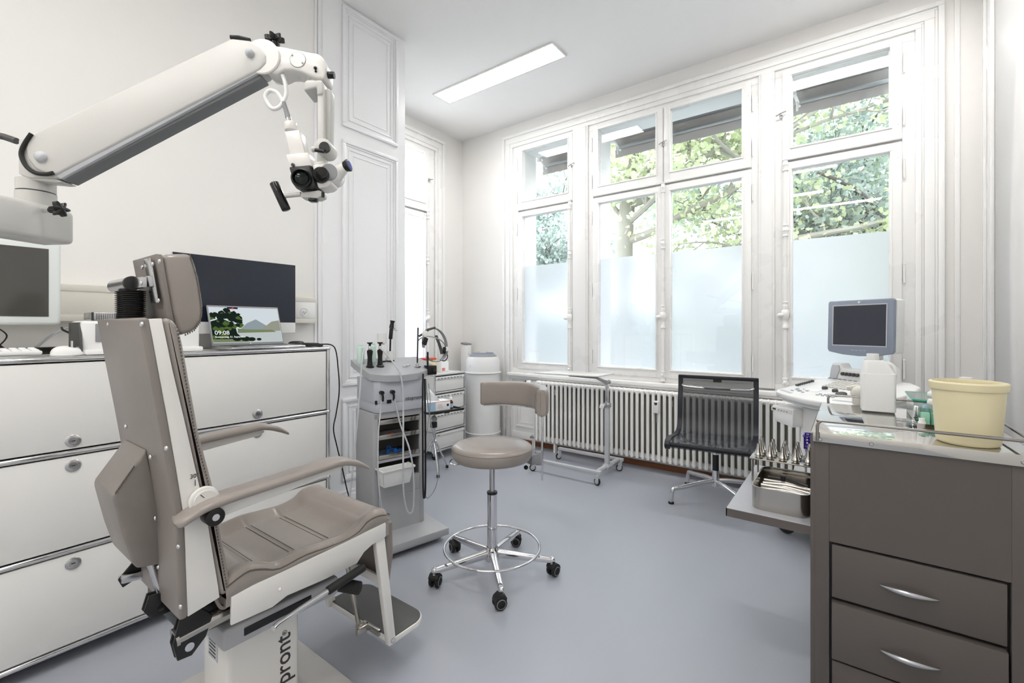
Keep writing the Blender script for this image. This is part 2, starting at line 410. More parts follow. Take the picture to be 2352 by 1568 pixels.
window('window_3', (0, Y0, 0), 0, -.44, .340, [(-.331, .214, -.392, .275)], [.285], [-.372], [-.40])
window('window_4', (AX, 3.01, 0), PI/2, -.41, .41, [(-.265, .265, -.33, .33)], [-.34], [.30], [.32])

# recessed louvre ceiling lights
def ceiling_light(cx, cy, label, group):
    r = thing('ceiling_light', label, 'ceiling light', (cx, cy, CEIL), 0, group)
    def housing(m):
        ring_ = lambda a0, a1, b0, b1, w: (m.box(a0, a1, b0, b0+w, -.012, -.0005), m.box(a0, a1, b1-w, b1, -.012, -.0005), m.box(a0, a0+w, b0+w, b1-w, -.012, -.0005), m.box(a1-w, a1, b0+w, b1-w, -.012, -.0005))
        ring_(-.64, .64, -.11, .11, .012)
    part('light_frame', 'white_metal', r, housing)
    part('light_tube_panel', 'lamp_glow', r, lambda m: m.box(-.627, .627, -.098, .098, -.006, -.001))
    part('light_louvre', 'white_metal', r, lambda m: [m.box(-.62+i*.031, -.618+i*.031, -.097, .097, -.011, -.007) for i in range(41)])
    return r
ceiling_light(-2.42, 3.02, 'long recessed louvre ceiling light shining above the double window side of the room', 'ceiling lights')
ceiling_light(.00, 3.05, 'recessed louvre ceiling light near the right wall, seen only mirrored in the window panes', 'ceiling lights')
ceiling_light(-.95, -.85, 'unseen louvre fill light added over the examination chair side, outside the picture', 'ceiling lights')  # added light, lifts the room brightness
ceiling_light(-1.7, -1.9, 'unseen louvre fill light added far behind the examination chair, outside the picture', 'ceiling lights')  # added light at the back, fills the room
ceiling_light(-.2, -1.9, 'unseen louvre fill light added far behind the photographer, outside the picture', 'ceiling lights')  # second added light at the back, fills the room
ceiling_light(-.75, .45, 'unseen louvre fill light added over the middle of the room, above the picture', 'ceiling lights')  # added light out of view, evens out the room

# right wall door, glossy
d = empty('door_1', (RX, 3.11, 0)); d['kind'] = 'structure'
part('door_leaf', 'door_gloss', d, lambda m: (m.box(-.002, .04, -.555, .555, .01, 3.24, .003),))
part('door_casing', 'door_gloss', d, lambda m: (m.box(-.02, .0, .56, .66, 0, 3.33, .005), m.box(-.03, .0, .66, .69, 0, 3.33, .005), m.box(-.02, .0, -.66, -.56, 0, 3.33, .005), m.box(-.02, 0, -.555, .555, 3.25, 3.33, .005)))

# ------------------------------------------------------------------ outside: ground, trees, awnings
struct('ground', 'ground_out', lambda m: m.box(-40, 30, 4.4, 60, -1.3, -1.1))
def leaf_mesh(pts, size, mi_pick, seed):
    rnd = random.Random(seed); V = []; Fc = []
    shape = [(0, -.5), (.28, -.32), (.5, -.05), (.26, .05), (.3, .36), (0, .55), (-.3, .36), (-.26, .05), (-.5, -.05), (-.28, -.32)]
    for p in pts:
        s = size*rnd.uniform(.6, 1.25); R = Euler((rnd.gauss(0, .9), rnd.gauss(0, .9), rnd.uniform(0, 6.28))).to_matrix(); b = len(V)
        for u, v in shape: V.append(tuple(Vector(p)+R @ Vector((u*s, v*s, -.25*abs(u)*s))))
        Fc.append(tuple(range(b, b+len(shape))))
    me = bpy.data.meshes.new('foliage'); me.from_pydata(V, [], Fc); return me
def tree(name, label, base, h, r, lean, limbs, nleaf, lsize, lmat, bmat, spread, seed, group='trees in the garden outside'):
    rnd = random.Random(seed); t = thing(name, label, 'tree', base, 0, group); m = MB(); anchors = []
    top = Vector((lean[0], lean[1], h)); trunk = [Vector((0, 0, 0)), Vector((lean[0]*.3+.04, lean[1]*.3, h*.35)), Vector((lean[0]*.6-.05, lean[1]*.6, h*.68)), top]
    m.tube(trunk, lambda u: r*(1.15-.6*u), 12, smooth=5)
    def limb(p, d, L, rr, depth):
        pts = [p]; dd = d.normalized(); n = 5
        for i in range(n):
            dd = (dd+Vector((rnd.gauss(0, .25), rnd.gauss(0, .25), rnd.gauss(.04, .18)))).normalized(); pts.append(pts[-1]+dd*L/n)
        m.tube(pts, lambda u: rr*(1-.7*u), 7 if depth < 2 else 5, smooth=3)
        if depth >= 1: anchors.extend(pts[2:])
        if depth < 3:
            for k in range(rnd.choice((3, 4))):
                q = pts[rnd.choice((1, 2, 3, 4))]; nd = (dd+Vector((rnd.gauss(0, .8), rnd.gauss(0, .8), rnd.gauss(.0, .5)))).normalized()
                limb(q, nd, L*rnd.uniform(.45, .7), rr*.5, depth+1)
    for (f, d, L, rr) in limbs:
        i = f*3; a = trunk[int(min(2, i))]; b = trunk[int(min(2, i))+1]; limb(a.lerp(b, i-int(min(2, i))), Vector(d), L, rr, 0)
    m.build('trunk', bmat, t)
    pts = [rnd.choice(anchors)+Vector((rnd.gauss(0, spread), rnd.gauss(0, spread), rnd.gauss(-.03, spread*.8))) for _ in range(nleaf)]
    me = leaf_mesh(pts, lsize, None, seed); me.materials.append(MT[lmat]); o = bpy.data.objects.new('foliage', me); COL.objects.link(o); o.parent = t
    return t
tree('plane_tree', 'thick pale trunk and long limbs with light yellow-green lobed leaves just outside the double window', (-3.3, 7.6, -1.1), 5.5, .2, (.25, .1),
     [(.60, (1, -.25, .25), 3.2, .085), (.68, (1, -.1, .55), 3.0, .075), (.74, (.8, -.5, .2), 2.6, .06), (.8, (1, .1, .15), 3.4, .07), (.75, (-.6, -.4, .6), 1.9, .05), (.85, (.7, -.6, .5), 2.6, .06), (.55, (1, .3, .05), 2.9, .05)], 10000, .088, 'leaf_light', 'bark', .2, 3)
tree('broadleaf_tree', 'bushy mid-green tree standing farther back in the garden behind the double window', (-1.2, 12.5, -1.1), 6, .16, (.2, 0),
     [(.5, (1, .1, .3), 2.8, .07), (.5, (-1, .1, .3), 2.8, .07), (.65, (.7, -.6, .5), 2.6, .06), (.65, (-.7, -.6, .5), 2.6, .06), (.8, (.2, -.3, 1), 2.4, .06), (.85, (.8, 0, .5), 2.4, .05)], 10000, .12, 'leaf_mid', 'bark_dark', .35, 11)
tree('dark_leaved_tree', 'dense blue-green tree with dark crooked limbs outside the right-hand window', (1.3, 9.2, -1.1), 6.2, .16, (.1, 0),
     [(.45, (-1, -.1, .35), 2.6, .08), (.55, (-.8, -.4, .6), 2.4, .07), (.62, (.8, -.2, .4), 2.2, .06), (.7, (-.9, .2, .7), 2.6, .06), (.8, (-.5, -.5, .8), 2.2, .05), (.85, (.6, .3, .8), 2.0, .05)], 17000, .08, 'leaf_dark', 'bark_dark', .28, 21)
tree('low_maple', 'low spreading bush of yellow-green leaves below the dark tree outside the right-hand window', (.3, 8.2, -1.1), 2.9, .05, (.1, 0),
     [(.7, (1, 0, .25), 1.3, .03), (.7, (-1, -.1, .25), 1.3, .03), (.85, (.4, .4, .5), 1.1, .03), (.9, (-.5, -.3, .3), 1.2, .02), (.95, (.8, -.4, .2), 1.2, .02)], 3400, .09, 'leaf_light', 'bark_dark', .16, 31)
tree('evergreen_tree', 'dense darker green tree seen through the narrow left window', (-8.6, 12.5, -1.1), 6.5, .2, (0, 0),
     [(.45, (1, -.1, .3), 2.6, .08), (.45, (-1, 0, .3), 2.4, .08), (.6, (.8, -.4, .4), 2.6, .07), (.6, (-.6, -.5, .4), 2.2, .06), (.8, (.3, -.3, .9), 2.2, .06), (.8, (.8, .2, .6), 2.4, .06)], 13000, .105, 'leaf_dark', 'bark_dark', .32, 41)

def hedge(m):  # shape of the added hedge that dims the lower film
    rnd = random.Random(8)
    m.surf(lambda u, v: (-22+40*u+rnd.gauss(0, .05), 15.5+1.2*math.cos(v*PI)*-1+rnd.gauss(0, .06), -1.15+2.9*math.sin(v*PI)**.35+rnd.gauss(0, .07)), 260, 14)
hg = part('added_hedge', 'added_hedge_leaf', None, hedge); tag(hg, 'long clipped dark hedge added to dim the view through the frosted window film', 'hedge', None, 'stuff')  # added hedge, blocks the bright sky behind the lower film

def awning(x0, x1, label):
    cx = (x0+x1)/2; w = (x1-x0)/2+.02; a = thing('awning', label, 'awning', (cx, 4.27, 3.02), 0, 'rolled up window awnings')
    prof = [(-.10, .36), (-.07, .26), (.0, .19), (.03, .13), (.02, .085), (.04, .05), (.06, .0), (.05, -.04), (.03, -.045)]
    def fab(m): m.surf(lambda u, v: (w*(2*u-1), prof[min(8, int(round(v*8)))][0]+.004*math.sin(u*23+v*9), prof[min(8, int(round(v*8)))][1]), 24, 8, .003)
    part('awning_fabric', 'awning_fabric', a, fab)
    part('valance', 'awning_fabric', a, lambda m: m.surf(lambda u, v: (w*(2*u-1), .045+.006*math.sin(u*40)*v, -.035-.075*v), 40, 3, .003))
    part('awning_bar', 'alu', a, lambda m: m.box(-w, w, -.035, .0, .055, .085, .004))
    part('awning_bar', 'alu', a, lambda m: m.box(-w+.03, w, -.005, .025, -.045, -.015, .004))
    part('awning_arm', 'white_metal', a, lambda m: (m.tube([(-w+.02, -.1, .06), (-w+.05, -.02, -.02), (-w+.06, .03, -.05)], .012, 8), m.box(-w+.0, -w+.05, -.09, -.05, .0, .09, .006), m.cyl((-w+.05, -.02, -.1), (-w+.05, -.02, -.02), .008, seg=8)))
    part('awning_roller', 'alu', a, lambda m: m.cyl((-w, -.04, .30), (w, -.04, .30), .05, seg=20))
for (x0, x1), l in zip(OPEN, ('grey rolled awning outside the narrow left window', 'wide grey rolled awning outside the double window', 'grey rolled awning outside the right-hand window')): awning(x0, x1, l)
a = copy_tree([o for o in bpy.data.objects if o.name == 'awning'][0]); a.location = (AX-.40, 3.01, 3.02); a.rotation_euler = (0, 0, PI/2); a['label'] = 'grey rolled awning outside the half hidden alcove window'

# ------------------------------------------------------------------ left wall: sideboard and what stands on it
FX = -2.23
sb = thing('modular_sideboard', 'long white lacquered sideboard with chrome tube frame along the left wall', 'sideboard', (FX, 0, 0))
ys = (-.58, .06, .70, 1.37); zs = (.058, .403, .752, 1.088); D = .43
def tubes(m):
    for z in zs:
        for x in (-.0095, -D): m.cyl((x, ys[0], z), (x, ys[-1], z), .0095, seg=14)
        for y in ys: m.cyl((-.0095, y, z), (-D, y, z), .0095, seg=12)
    for y in ys:
        for x in (-.0095, -D): m.cyl((x, y, .03), (x, y, zs[-1]), .0095, seg=14)
part('tube_frame', 'chrome', sb, tubes)
for y in ys:
    for z in zs: part('ball_joint', 'chrome', sb, lambda m: m.ball((-.0095, y, z), .0125, 14))
part('carcass', 'white_lacquer', sb, lambda m: (m.box(-D, -.03, ys[0], ys[-1], zs[0]-.004, zs[0]+.004), m.box(-D, -.0095, ys[0], ys[-1], zs[-1]-.003, zs[-1]+.003), m.box(-D+.003, -D+.006, ys[0], ys[-1], zs[0], zs[-1]), m.box(-D, -.015, ys[-1]-.004, ys[-1]+.001, zs[0], zs[-1]), m.box(-D, -.015, ys[0]-.001, ys[0]+.004, zs[0], zs[-1])))
KN = {1: (.374, [(0, .356), (1, .706), (2, .794)]), 2: (1.007, [(0, .318), (1, .705), (2, .793)])}
for b in range(3):
    for r in range(3):
        f = part('drawer_front', 'white_lacquer', sb, lambda m: m.box(-.022, -.006, ys[b]+.013, ys[b+1]-.013, zs[r]+.014, zs[r+1]-.014, .0015))
        ky = KN[b][0] if b in KN else (ys[0]+ys[1])/2; kz = dict(KN[b][1])[r] if b in KN else (zs[r]+.3)
        part('lock_knob', ['satin_chrome', 'black_plastic'], f, lambda m: (m.lathe([(0, 0), (.021, 0), (.022, .003), (.019, .005), (.011, .0055), (.010, .003), (0, .003)], (-.006, ky, kz), (1, 0, 0), 28), m.obox((-.001, ky, kz), (.002, .014, .004)), setattr(m, 'mi', 1), m.obox((.0005, ky, kz), (.002, .011, .0022))))
for y in ys: part('foot', 'black_plastic', sb, lambda m: (m.cyl((-.02, y-.004, 0), (-.02, y-.004, .022), .02, seg=18), m.cyl((-.02, y-.004, .02), (-.02, y-.004, .05), .006, seg=8), m.cyl((-D+.02, y-.004, 0), (-D+.02, y-.004, .05), .02, seg=14)))
TOPZ = 1.0978

# wall trunking with socket
dk = thing('wall_trunking', 'cream cable trunking along the left wall with a round socket at its right end', 'cable trunking', (LX, 0, 1.305))
part('duct', 'off_white', dk, lambda m: (m.box(0, .055, BY+.1, 1.535, -.08, .08, .003), m.box(.055, .058, BY+.1, 1.535, .05, .078, .002), m.box(.055, .058, BY+.1, 1.535, -.078, -.05, .002)))
part('socket', ['white_plastic', 'ink'], dk, lambda m: (m.box(.055, .059, 1.37, 1.53, -.048, .048, .002), m.lathe([(0, .008), (.012, .008), (.018, .002), (.021, .002), (.022, .006), (.024, .006), (.025, 0)], (.059, 1.457, -.012), (1, 0, 0), 28), setattr(m, 'mi', 1), [m.cyl((.066, 1.457+dy, -.012+dz), (.068, 1.457+dy, -.012+dz), .0025, seg=8) for dy, dz in ((-.008, 0), (.008, 0), (0, -.007))]))

# white framed monitor
mo = thing('flat_monitor', 'white-framed flat monitor at the far left, above a white keyboard', 'monitor', (-2.42, .10, TOPZ))
part('bezel', 'blue_white_plastic', mo, lambda m: (m.box(-.03, 0, -.27, .272, .112, .425, .012, 3),))
part('screen', 'screen_grey', mo, lambda m: m.box(-.002, .0015, -.24, .238, .143, .397))
part('monitor_stand', 'white_plastic', mo, lambda m: (m.box(-.055, -.03, -.12, -.04, .02, .26, .006), m.box(-.12, .025, -.20, .04, 0, .012, .005)))
kb = thing('keyboard', 'white keyboard at the far left on the sideboard in front of the framed monitor', 'keyboard', (-2.318, .08, TOPZ+.0035))
part('keyboard_base', 'white_plastic', kb, lambda m: m.obox((0, 0, .009), (.13, .44, .014), (0, -.05, 0), .005))
def keys(m):
    for i in range(5):
        for j in range(19): m.obox((-.048+i*.023, -.205+j*.0228, .0205+.0012*(-2+i)*-1), (.018, .019, .009), (0, -.05, 0), .003, 1)
part('keys', 'white_plastic', kb, keys)['kind'] = 'stuff'
ms = thing('computer_mouse', 'white mouse right of the keyboard on the sideboard', 'mouse', (-2.315, .375, TOPZ), .3)
part('mouse_shell', 'white_plastic', ms, lambda m: m.surf(lambda u, v: (.03*math.cos(u*2*PI)*math.sin(v*PI/2)**.6, .052*math.sin(u*2*PI)*math.sin(v*PI/2)**.6, .001+.03*math.cos(v*PI/2)**.8*(1-.15*math.sin(u*2*PI))), 28, 10, closeu=True))
part('scroll_wheel', 'light_grey', ms, lambda m: m.cyl((-.004, .028, .024), (.004, .028, .024), .006, seg=14))
pb = tag(part('power_adapter', 'black_plastic', None, lambda m: m.obox((-2.47, .33, TOPZ+.014), (.05, .10, .027), (0, 0, .35), .004)), 'black power adapter brick lying behind the white mouse', 'power adapter')
cb = tag(part('power_cable', 'black_rubber', None, lambda m: m.tube([(-2.475, .385, 1.115), (-2.47, .41, 1.13), (-2.5, .415, 1.17), (-2.53, .395, 1.19), (-2.56, .395, 1.20)], .004, 8, smooth=6)), 'short thick black cable curling up behind the adapter brick', 'cable')
tag(part('monitor_cable', 'black_rubber', None, lambda m: (m.tube([(-2.47, .18, 1.22), (-2.50, .20, 1.16), (-2.52, .25, 1.105)], .005, 8, smooth=6), m.tube([(-2.47, .20, 1.21), (-2.50, .24, 1.17), (-2.49, .21, 1.12), (-2.5, .2, 1.103)], .0025, 6, smooth=6))), 'black cables hanging below the white framed monitor', 'cable')
tag(part('grey_cable', 'light_grey', None, lambda m: (m.tube([(-2.55, .46, 1.225), (-2.58, .40, 1.19), (-2.56, .34, 1.14), (-2.52, .31, 1.105)], .003, 8, smooth=6), m.tube([(-2.56, .46, 1.22), (-2.59, .38, 1.18), (-2.58, .33, 1.13), (-2.55, .30, 1.105)], .003, 8, smooth=6))), 'pale grey cables sloping down behind the black adapter brick', 'cable')
lp = thing('label_printer', 'white and dark grey desktop device half hidden behind the chair back', 'printer', (-2.39, .605, TOPZ))
part('housing', 'white_plastic', lp, lambda m: (m.box(-.11, .07, -.195, .195, .004, .128, .012, 3), m.box(-.115, .11, -.19, .195, .0, .02, .006)))
part('side_panel', 'dark_grey', lp, lambda m: m.prism([(-.108, .012), (.09, .012), (.055, .122), (-.108, .122)], 'xz', -.2, -.192, .002))
part('display', ['mid_grey', 'label_white'], lp, lambda m: (m.obox((.073, -.09, .082), (.006, .13, .07), (0, 0, 0), .003), setattr(m, 'mi', 1), m.obox((.078, -.06, .055), (.002, .05, .012))))
part('rating_sticker', 'label_white', lp, lambda m: m.box(-.06, -.03, -.2015, -.2, .02, .05))
mp = thing('mini_computer', 'small silver computer box with a perforated side, lying on the white desktop device', 'computer', (-2.40, .53, TOPZ+.1285))
part('computer_case', 'satin_chrome', mp, lambda m: m.box(-.05, .07, -.09, .13, 0, .033, .005))
part('vent_grille', 'ink', mp, lambda m: ([m.box(.0695, .0705, -.075+i*.0065, -.0715+i*.0065, .006+j*.0045, .0085+j*.0045) for i in range(18) for j in range(5)], m.box(.0695, .0705, .06, .065, .012, .02), m.box(.0695, .0708, -.089, -.082, 0.001, .032)))
d2 = thing('thin_desktop_display', 'large thin black display with pale chin behind the laptop', 'display', (-2.575, 1.072, TOPZ))
part('display_body', 'light_grey', d2, lambda m: m.box(-.014, 0, -.299, .299, .070, .463, .003))
part('screen', 'screen_dark', d2, lambda m: m.box(-.001, .0015, -.297, .297, .131, .461))
part('chin', 'ultra_white', d2, lambda m: m.box(-.001, .0015, -.297, .297, .072, .130))
part('display_stand', 'light_grey', d2, lambda m: (m.box(-.03, -.014, -.07, .07, .0, .2, .002), m.box(-.08, .04, -.07, .07, 0, .006, .002)))
# laptop
lt = thing('laptop', 'open silver laptop on the sideboard with a lake picture and a clock on its screen', 'laptop', (-2.45, 1.07, TOPZ))
part('laptop_base', 'satin_chrome', lt, lambda m: (m.prism([(0, .004), (.212, .002), (.216, .006), (.212, .013), (0, .017), (-.006, .01)], 'xz', -.173, .173, .002), m.box(.01, .03, -.15, -.13, -.0, .004)))
part('key_area', 'dark_grey', lt, lambda m: [m.obox((.03+i*.017, -.145+j*.0195, .0165-.0003*i), (.014, .016, .002)) for i in range(5) for j in range(15)])['kind'] = 'stuff'
ang = math.atan2(.07, .197); SM = Matrix.Translation((-.002, 0, .016)) @ Matrix.Rotation(-ang, 4, 'Y')
def lid(m): m.T = SM; m.box(-.008, 0, -.173, .173, 0, .209, .003)
scr = part('laptop_lid', 'mid_grey', lt, lid)
def art(m, mi, poly, dx=0): m.mi = mi; m.prism(poly, 'yz', .0006+dx, .0012+dx)
for n_, c_, s_ in (('scr_sky', 'DDE6EC', .9), ('scr_hill', '9FAEB4', .8), ('scr_hill2', 'A7A99A', .8), ('scr_green', '8D9C74', .7), ('scr_dark', '26332C', .6), ('scr_text', 'FFFFFF', 1.0), ('scr_leaf', '5E7A3C', .7), ('scr_red', 'E24A3A', .9), ('scr_navy', '232B4A', .7), ('scr_water', 'C7CFCF', .9)): emis(n_, c_, s_*.48)
def picture(m):
    m.T = SM; rnd = random.Random(5)
    art(m, 0, [(-.167, .012), (.167, .012), (.167, .199), (-.167, .199)])
    art(m, 9, [(-.167, .014), (.165, .014), (.165, .07), (-.167, .07)], .0004)
    art(m, 1, [(-.05, .07), (0, .115), (.045, .136), (.09, .105), (.13, .075)], .0008)
    art(m, 2, [(.02, .07), (.08, .092), (.125, .125), (.165, .132), (.165, .072)], .0012)
    art(m, 3, [(-.05, .062), (.14, .066), (.12, .078), (.0, .08), (-.05, .085)], .0016)
    art(m, 3, [(-.167, .014), (-.01, .014), (.02, .02), (-.03, .034), (-.167, .04)], .0018)
    art(m, 4, [(-.167, .03), (-.03, .03), (-.055, .06), (-.06, .11), (-.09, .125), (-.12, .14), (-.167, .12)], .0019)
    for k in range(90):
        a = rnd.uniform(-.167, -.03); top = .185 if -.10 < a < -.045 else .165
        z = rnd.uniform(.04 if a < -.08 else .09, top); r = rnd.uniform(.008, .02)
        art(m, 4 if k % 3 else 6, [(max(-.167, a+r*math.cos(q)*rnd.uniform(.7, 1.2)), min(.198, z+r*math.sin(q)*rnd.uniform(.6, 1))) for q in [i*PI/5 for i in range(10)]], .002+.00002*k)
    for a, z, r in ((-.02, .03, .022), (.01, .027, .018), (.045, .026, .012), (-.06, .03, .02)): art(m, 4, [(a+r*math.cos(q), z+r*.6*math.sin(q)) for q in [i*PI/6 for i in range(12)]], .0034)
    art(m, 8, [(-.085, .190), (-.035, .190), (-.035, .199), (-.085, .199)], .0036); art(m, 7, [(-.06+.005*math.cos(q), .193+.005*math.sin(q)) for q in [i*PI/6 for i in range(12)]], .004)
    m.mi = 5; TM = Matrix(((0, 0, 1, 0), (1, 0, 0, 0), (0, 1, 0, 0), (0, 0, 0, 1)))
    m.text('09:08', .030, Matrix.Translation((.0075, -.158, .052)) @ TM, .0004)
    m.text('Donnerstag, 21. September', .0125, Matrix.Translation((.0075, -.158, .036)) @ TM, .0004, .0001)
    m.text('o', .008, Matrix.Translation((.0045, -.002, .0025)) @ TM, .0004, .0004)
part('screen_picture', ['scr_sky', 'scr_hill', 'scr_hill2', 'scr_green', 'scr_dark', 'scr_text', 'scr_leaf', 'scr_red', 'scr_navy', 'scr_water'], scr, picture)
def blackfoot(m): m.surf(lambda u, v: (.03*math.cos(u*2*PI)*math.sin(v*PI/2)**.5, .05*math.sin(u*2*PI)*math.sin(v*PI/2)**.5, .028*math.cos(v*PI/2)), 20, 8, closeu=True)
o = tag(part('cable_hub', 'black_plastic', None, blackfoot), 'small black hub behind the laptop right corner', 'hub'); o.location = (-2.47, 1.32, TOPZ)
o.name = 'cable_hub'
o = tag(part('charger', 'black_plastic', None, lambda m: (m.prism([(-.055, 0), (.055, 0), (.06, .008), (.03, .020), (-.03, .022), (-.06, .01)], 'yz', -.022, .022, .004),)), 'flat black charger lying right of the laptop on the sideboard corner', 'charger')
o.location = (-2.31, 1.315, TOPZ)
tag(part('charging_cable', 'black_rubber', None, lambda m: m.tube([(-2.31, 1.37, 1.11)]+[tuple(at(px, py, x=-2.33)) for px, py in ((768, 797), (777, 850), (779, 900), (772, 950), (766, 985), (774, 1025), (785, 1070), (796, 1120), (803, 1150))]+[(-2.36, 1.60, .02), (-2.45, 1.56, .005)], .0035, 8, smooth=6)), 'thin black cable hanging from the sideboard corner to the floor', 'cable')
# ------------------------------------------------------------------ examination chair
SX0, SX1 = -1.665, -1.25
ec = thing('examination_chair', 'large taupe leather examination chair on a white column, seen from behind at the left', 'examination chair', (-1.46, .62, 0))
EI = Matrix.Translation((1.46, -.62, 0))
def cp(name, mats, parent, fn, label=None, sharp=38):
    m = MB(); m.T = EI; fn(m); o = m.build(name, mats, parent, sharp)
    if label: o['label'] = label
    return o
cp('floor_plate', 'plate_grey', ec, lambda m: m.box(-1.80, -1.12, .22, .91, 0, .012, .004), 'flat pale floor plate')
def column(m): m.prism([(-1.545, .54), (-1.375, .54), (-1.375, .745), (-1.545, .745)], 'xy', .012, .37, .014, 3)
col = cp('column', 'white_metal', ec, column)
TX = Matrix(((0, 0, 1, 0), (0, -1, 0, 0), (1, 0, 0, 0), (0, 0, 0, 1)))     # text: advance up, letter tops to -y, facing +x
TX = Matrix(((0, 0, 1, 0), (0, -1, 0, 0), (1, 0, 0, 0), (0, 0, 0, 1)))
def colt(m):
    m.text('otopront', .066, Matrix.Translation((-1.3745, .715, .025)) @ TX, .0006, .0006); m.text('®', .02, Matrix.Translation((-1.3745, .705, .268)) @ TX, .0006)
cp('lettering', 'ink', col, colt)
cp('rating_plate', ['light_grey', 'ink'], col, lambda m: (m.box(-1.50, -1.44, .5385, .5395, .25, .31), setattr(m, 'mi', 1), [m.box(-1.495+.004*(i % 2), -1.45, .538, .5386, .257+i*.01, .261+i*.01) for i in range(5)]))
cp('column_collar', 'cart_grey', ec, lambda m: (m.box(-1.60, -1.298, .50, .83, .358, .415, .008, 3), m.box(-1.58, -1.33, .46, .90, .415, .455, .01)))
cp('collar_slot', 'black_gloss', ec, lambda m: m.box(-1.33, -1.2965, .55, .74, .376, .398, .002))
cp('swivel_block', 'black_plastic', ec, lambda m: m.box(-1.55, -1.34, .80, .90, .40, .45, .01))
cp('swivel_block', 'black_plastic', ec, lambda m: m.box(-1.60, -1.30, .42, .50, .43, .50, .01))
# seat
def spline(P, n=8):
    Q = []
    for i in range(len(P)-1):
        p0 = P[max(0, i-1)]; p1 = P[i]; p2 = P[i+1]; p3 = P[min(len(P)-1, i+2)]
        for k in range(n):
            u = k/n; Q.append(tuple(.5*(2*p1[j]+(p2[j]-p0[j])*u+(2*p0[j]-5*p1[j]+4*p2[j]-p3[j])*u*u+(-p0[j]+3*p1[j]-3*p2[j]+p3[j])*u**3) for j in (0, 1)))
    return Q+[P[-1]]
def lerpP(P, t):
    for a, b in zip(P, P[1:]):
        if t <= b[0]: return a[1]+(b[1]-a[1])*(t-a[0])/max(1e-9, b[0]-a[0])
    return P[-1][1]
side = spline([(.485, .570), (.505, .578), (.54, .589), (.575, .580), (.62, .562), (.69, .569), (.76, .565), (.82, .563), (.87, .572), (.905, .594), (.945, .598), (.985, .588)])
sbot = [(.485, .520), (.99, .548)]
seams = (.575, .69, .80)
def seat(m):
    def f(u, v):                                   # u across, v front-back, whole closed cushion skin from the top
        x = SX0+(SX1-SX0)*u; y = .488+.50*v
        e = min(u, 1-u); zt = lerpP(side, y)
        b = max(0, 1-e/.17); bol = b*b*(3-2*b)
        z = zt-.026*(1-bol)*min(1, v*6)*min(1, (1-v)*7) - .004*sum(math.exp(-((y-s)/.004)**2) for s in seams)*(1-bol)
        r = .018; ex = min(u, 1-u)*(SX1-SX0); ey = min(v, 1-v)*.50
        for q in (ex, ey):
            if q < r: z -= r-math.sqrt(max(0, r*r-(r-q)**2))
        return (x, y, z)
    m.surf(f, 60, 110)
    zz = lambda u, v, t: f(u, v)[2]*(1-t)+(lerpP(sbot, .488+.5*v)-.0)*t
    def wall(fu):
        m.surf(lambda a, t: (lambda U: (SX0+(SX1-SX0)*U[0]+(.004*math.sin(t*PI) if U[0] == 1 else -.004*math.sin(t*PI) if U[0] == 0 else 0), .488+.5*U[1]+(.004*math.sin(t*PI) if U[1] == 1 else 0), zz(U[0], U[1], t)))(fu(a)), 100, 6)
    wall(lambda a: (1, a)); wall(lambda a: (0, a)); wall(lambda a: (a, 1)); wall(lambda a: (a, 0))
    m.prism([(SX0, .488), (SX1, .488), (SX1, .988), (SX0, .988)], 'xy', .50, .535)
    bmesh.ops.remove_doubles(m.bm, verts=list(m.bm.verts), dist=.0004)
sc_ = cp('seat_cushion', 'leather', ec, seat, sharp=60)
def seatpipe(m):
    P = [(SX1+.001, y, z-.020) for y, z in side[2::3]]; m.tube(P, .0022, 6)
    P = [(SX0-.001, y, z-.020) for y, z in side[2::3]]; m.tube(P, .0022, 6)
    m.tube([(SX0, .991, .568), (SX1, .991, .568)], .0022, 6)
    for s in seams:
        for dy in (-.008, .008): m.tube([(SX0+.07+(SX1-SX0-.14)*i/12, s+dy, lerpP(side, s)-.0255) for i in range(13)], .0009, 5)
cp('piping', 'stitch', sc_, seatpipe)
frm = [(.499, .522), (.55, .529), (.70, .534), (.973, .547), (.973, .500), (.92, .494), (.888, .482), (.862, .457), (.75, .455), (.64, .460), (.60, .448), (.498, .452)]
def seatframe(m):
    for x0, x1 in ((SX1-.004, SX1+.004), (SX0-.004, SX0+.004)): m.prism(frm, 'yz', x0, x1, .0015)
    m.box(SX0, SX1, .5, .96, .500, .515)
    m.box(SX0, SX1, .962, .974, .50, .545, .002)
cp('seat_frame', 'white_metal', ec, seatframe)
cp('seat_screw', 'white_plastic', ec, lambda m: m.ball((SX1+.004, .62, .487), .005, 10))
# backrest
RY = [(1.218, .332), (.993, .366), (.874, .383), (.751, .399), (.519, .406)]
def ry(z): return lerpP(sorted(RY), z)
strip = [(ry(z), z) for z in (1.218, 1.1, .993, .874, .751, .62, .519)]
fr_ = [(.474, .533), (.471, .56), (.449, .718), (.435, .796), (.399, .988), (.377, 1.1), (.356, 1.221)]
cp('back_shell', 'white_metal', ec, lambda m: m.prism(strip+fr_, 'yz', -1.610, -1.25, .002))
def rear(m):
    pts = [(ry(z), z) for z in (1.222, 1.1, .993, .874, .751, .62, .517)]
    m.prism([(y+.001, z) for y, z in pts]+[(y-.017, z) for y, z in pts[::-1]], 'yz', -1.612, -1.249, .007, 3)
bk = cp('back_panel', 'leather_dark', ec, rear, 'smooth taupe leather rear panel')
def cush(m):
    fr2 = [(.356, 1.221), (.377, 1.1), (.399, .988), (.435, .796), (.449, .718), (.471, .555), (.478, .530), (.492, .532), (.501, .550), (.488, .64), (.480, .683), (.461, .814), (.432, .942), (.411, 1.079), (.397, 1.17), (.388, 1.205), (.375, 1.222)]
    m.prism(fr2, 'yz', -1.612, -1.252, .012, 4)
bc = cp('back_cushion', 'leather', ec, cush)
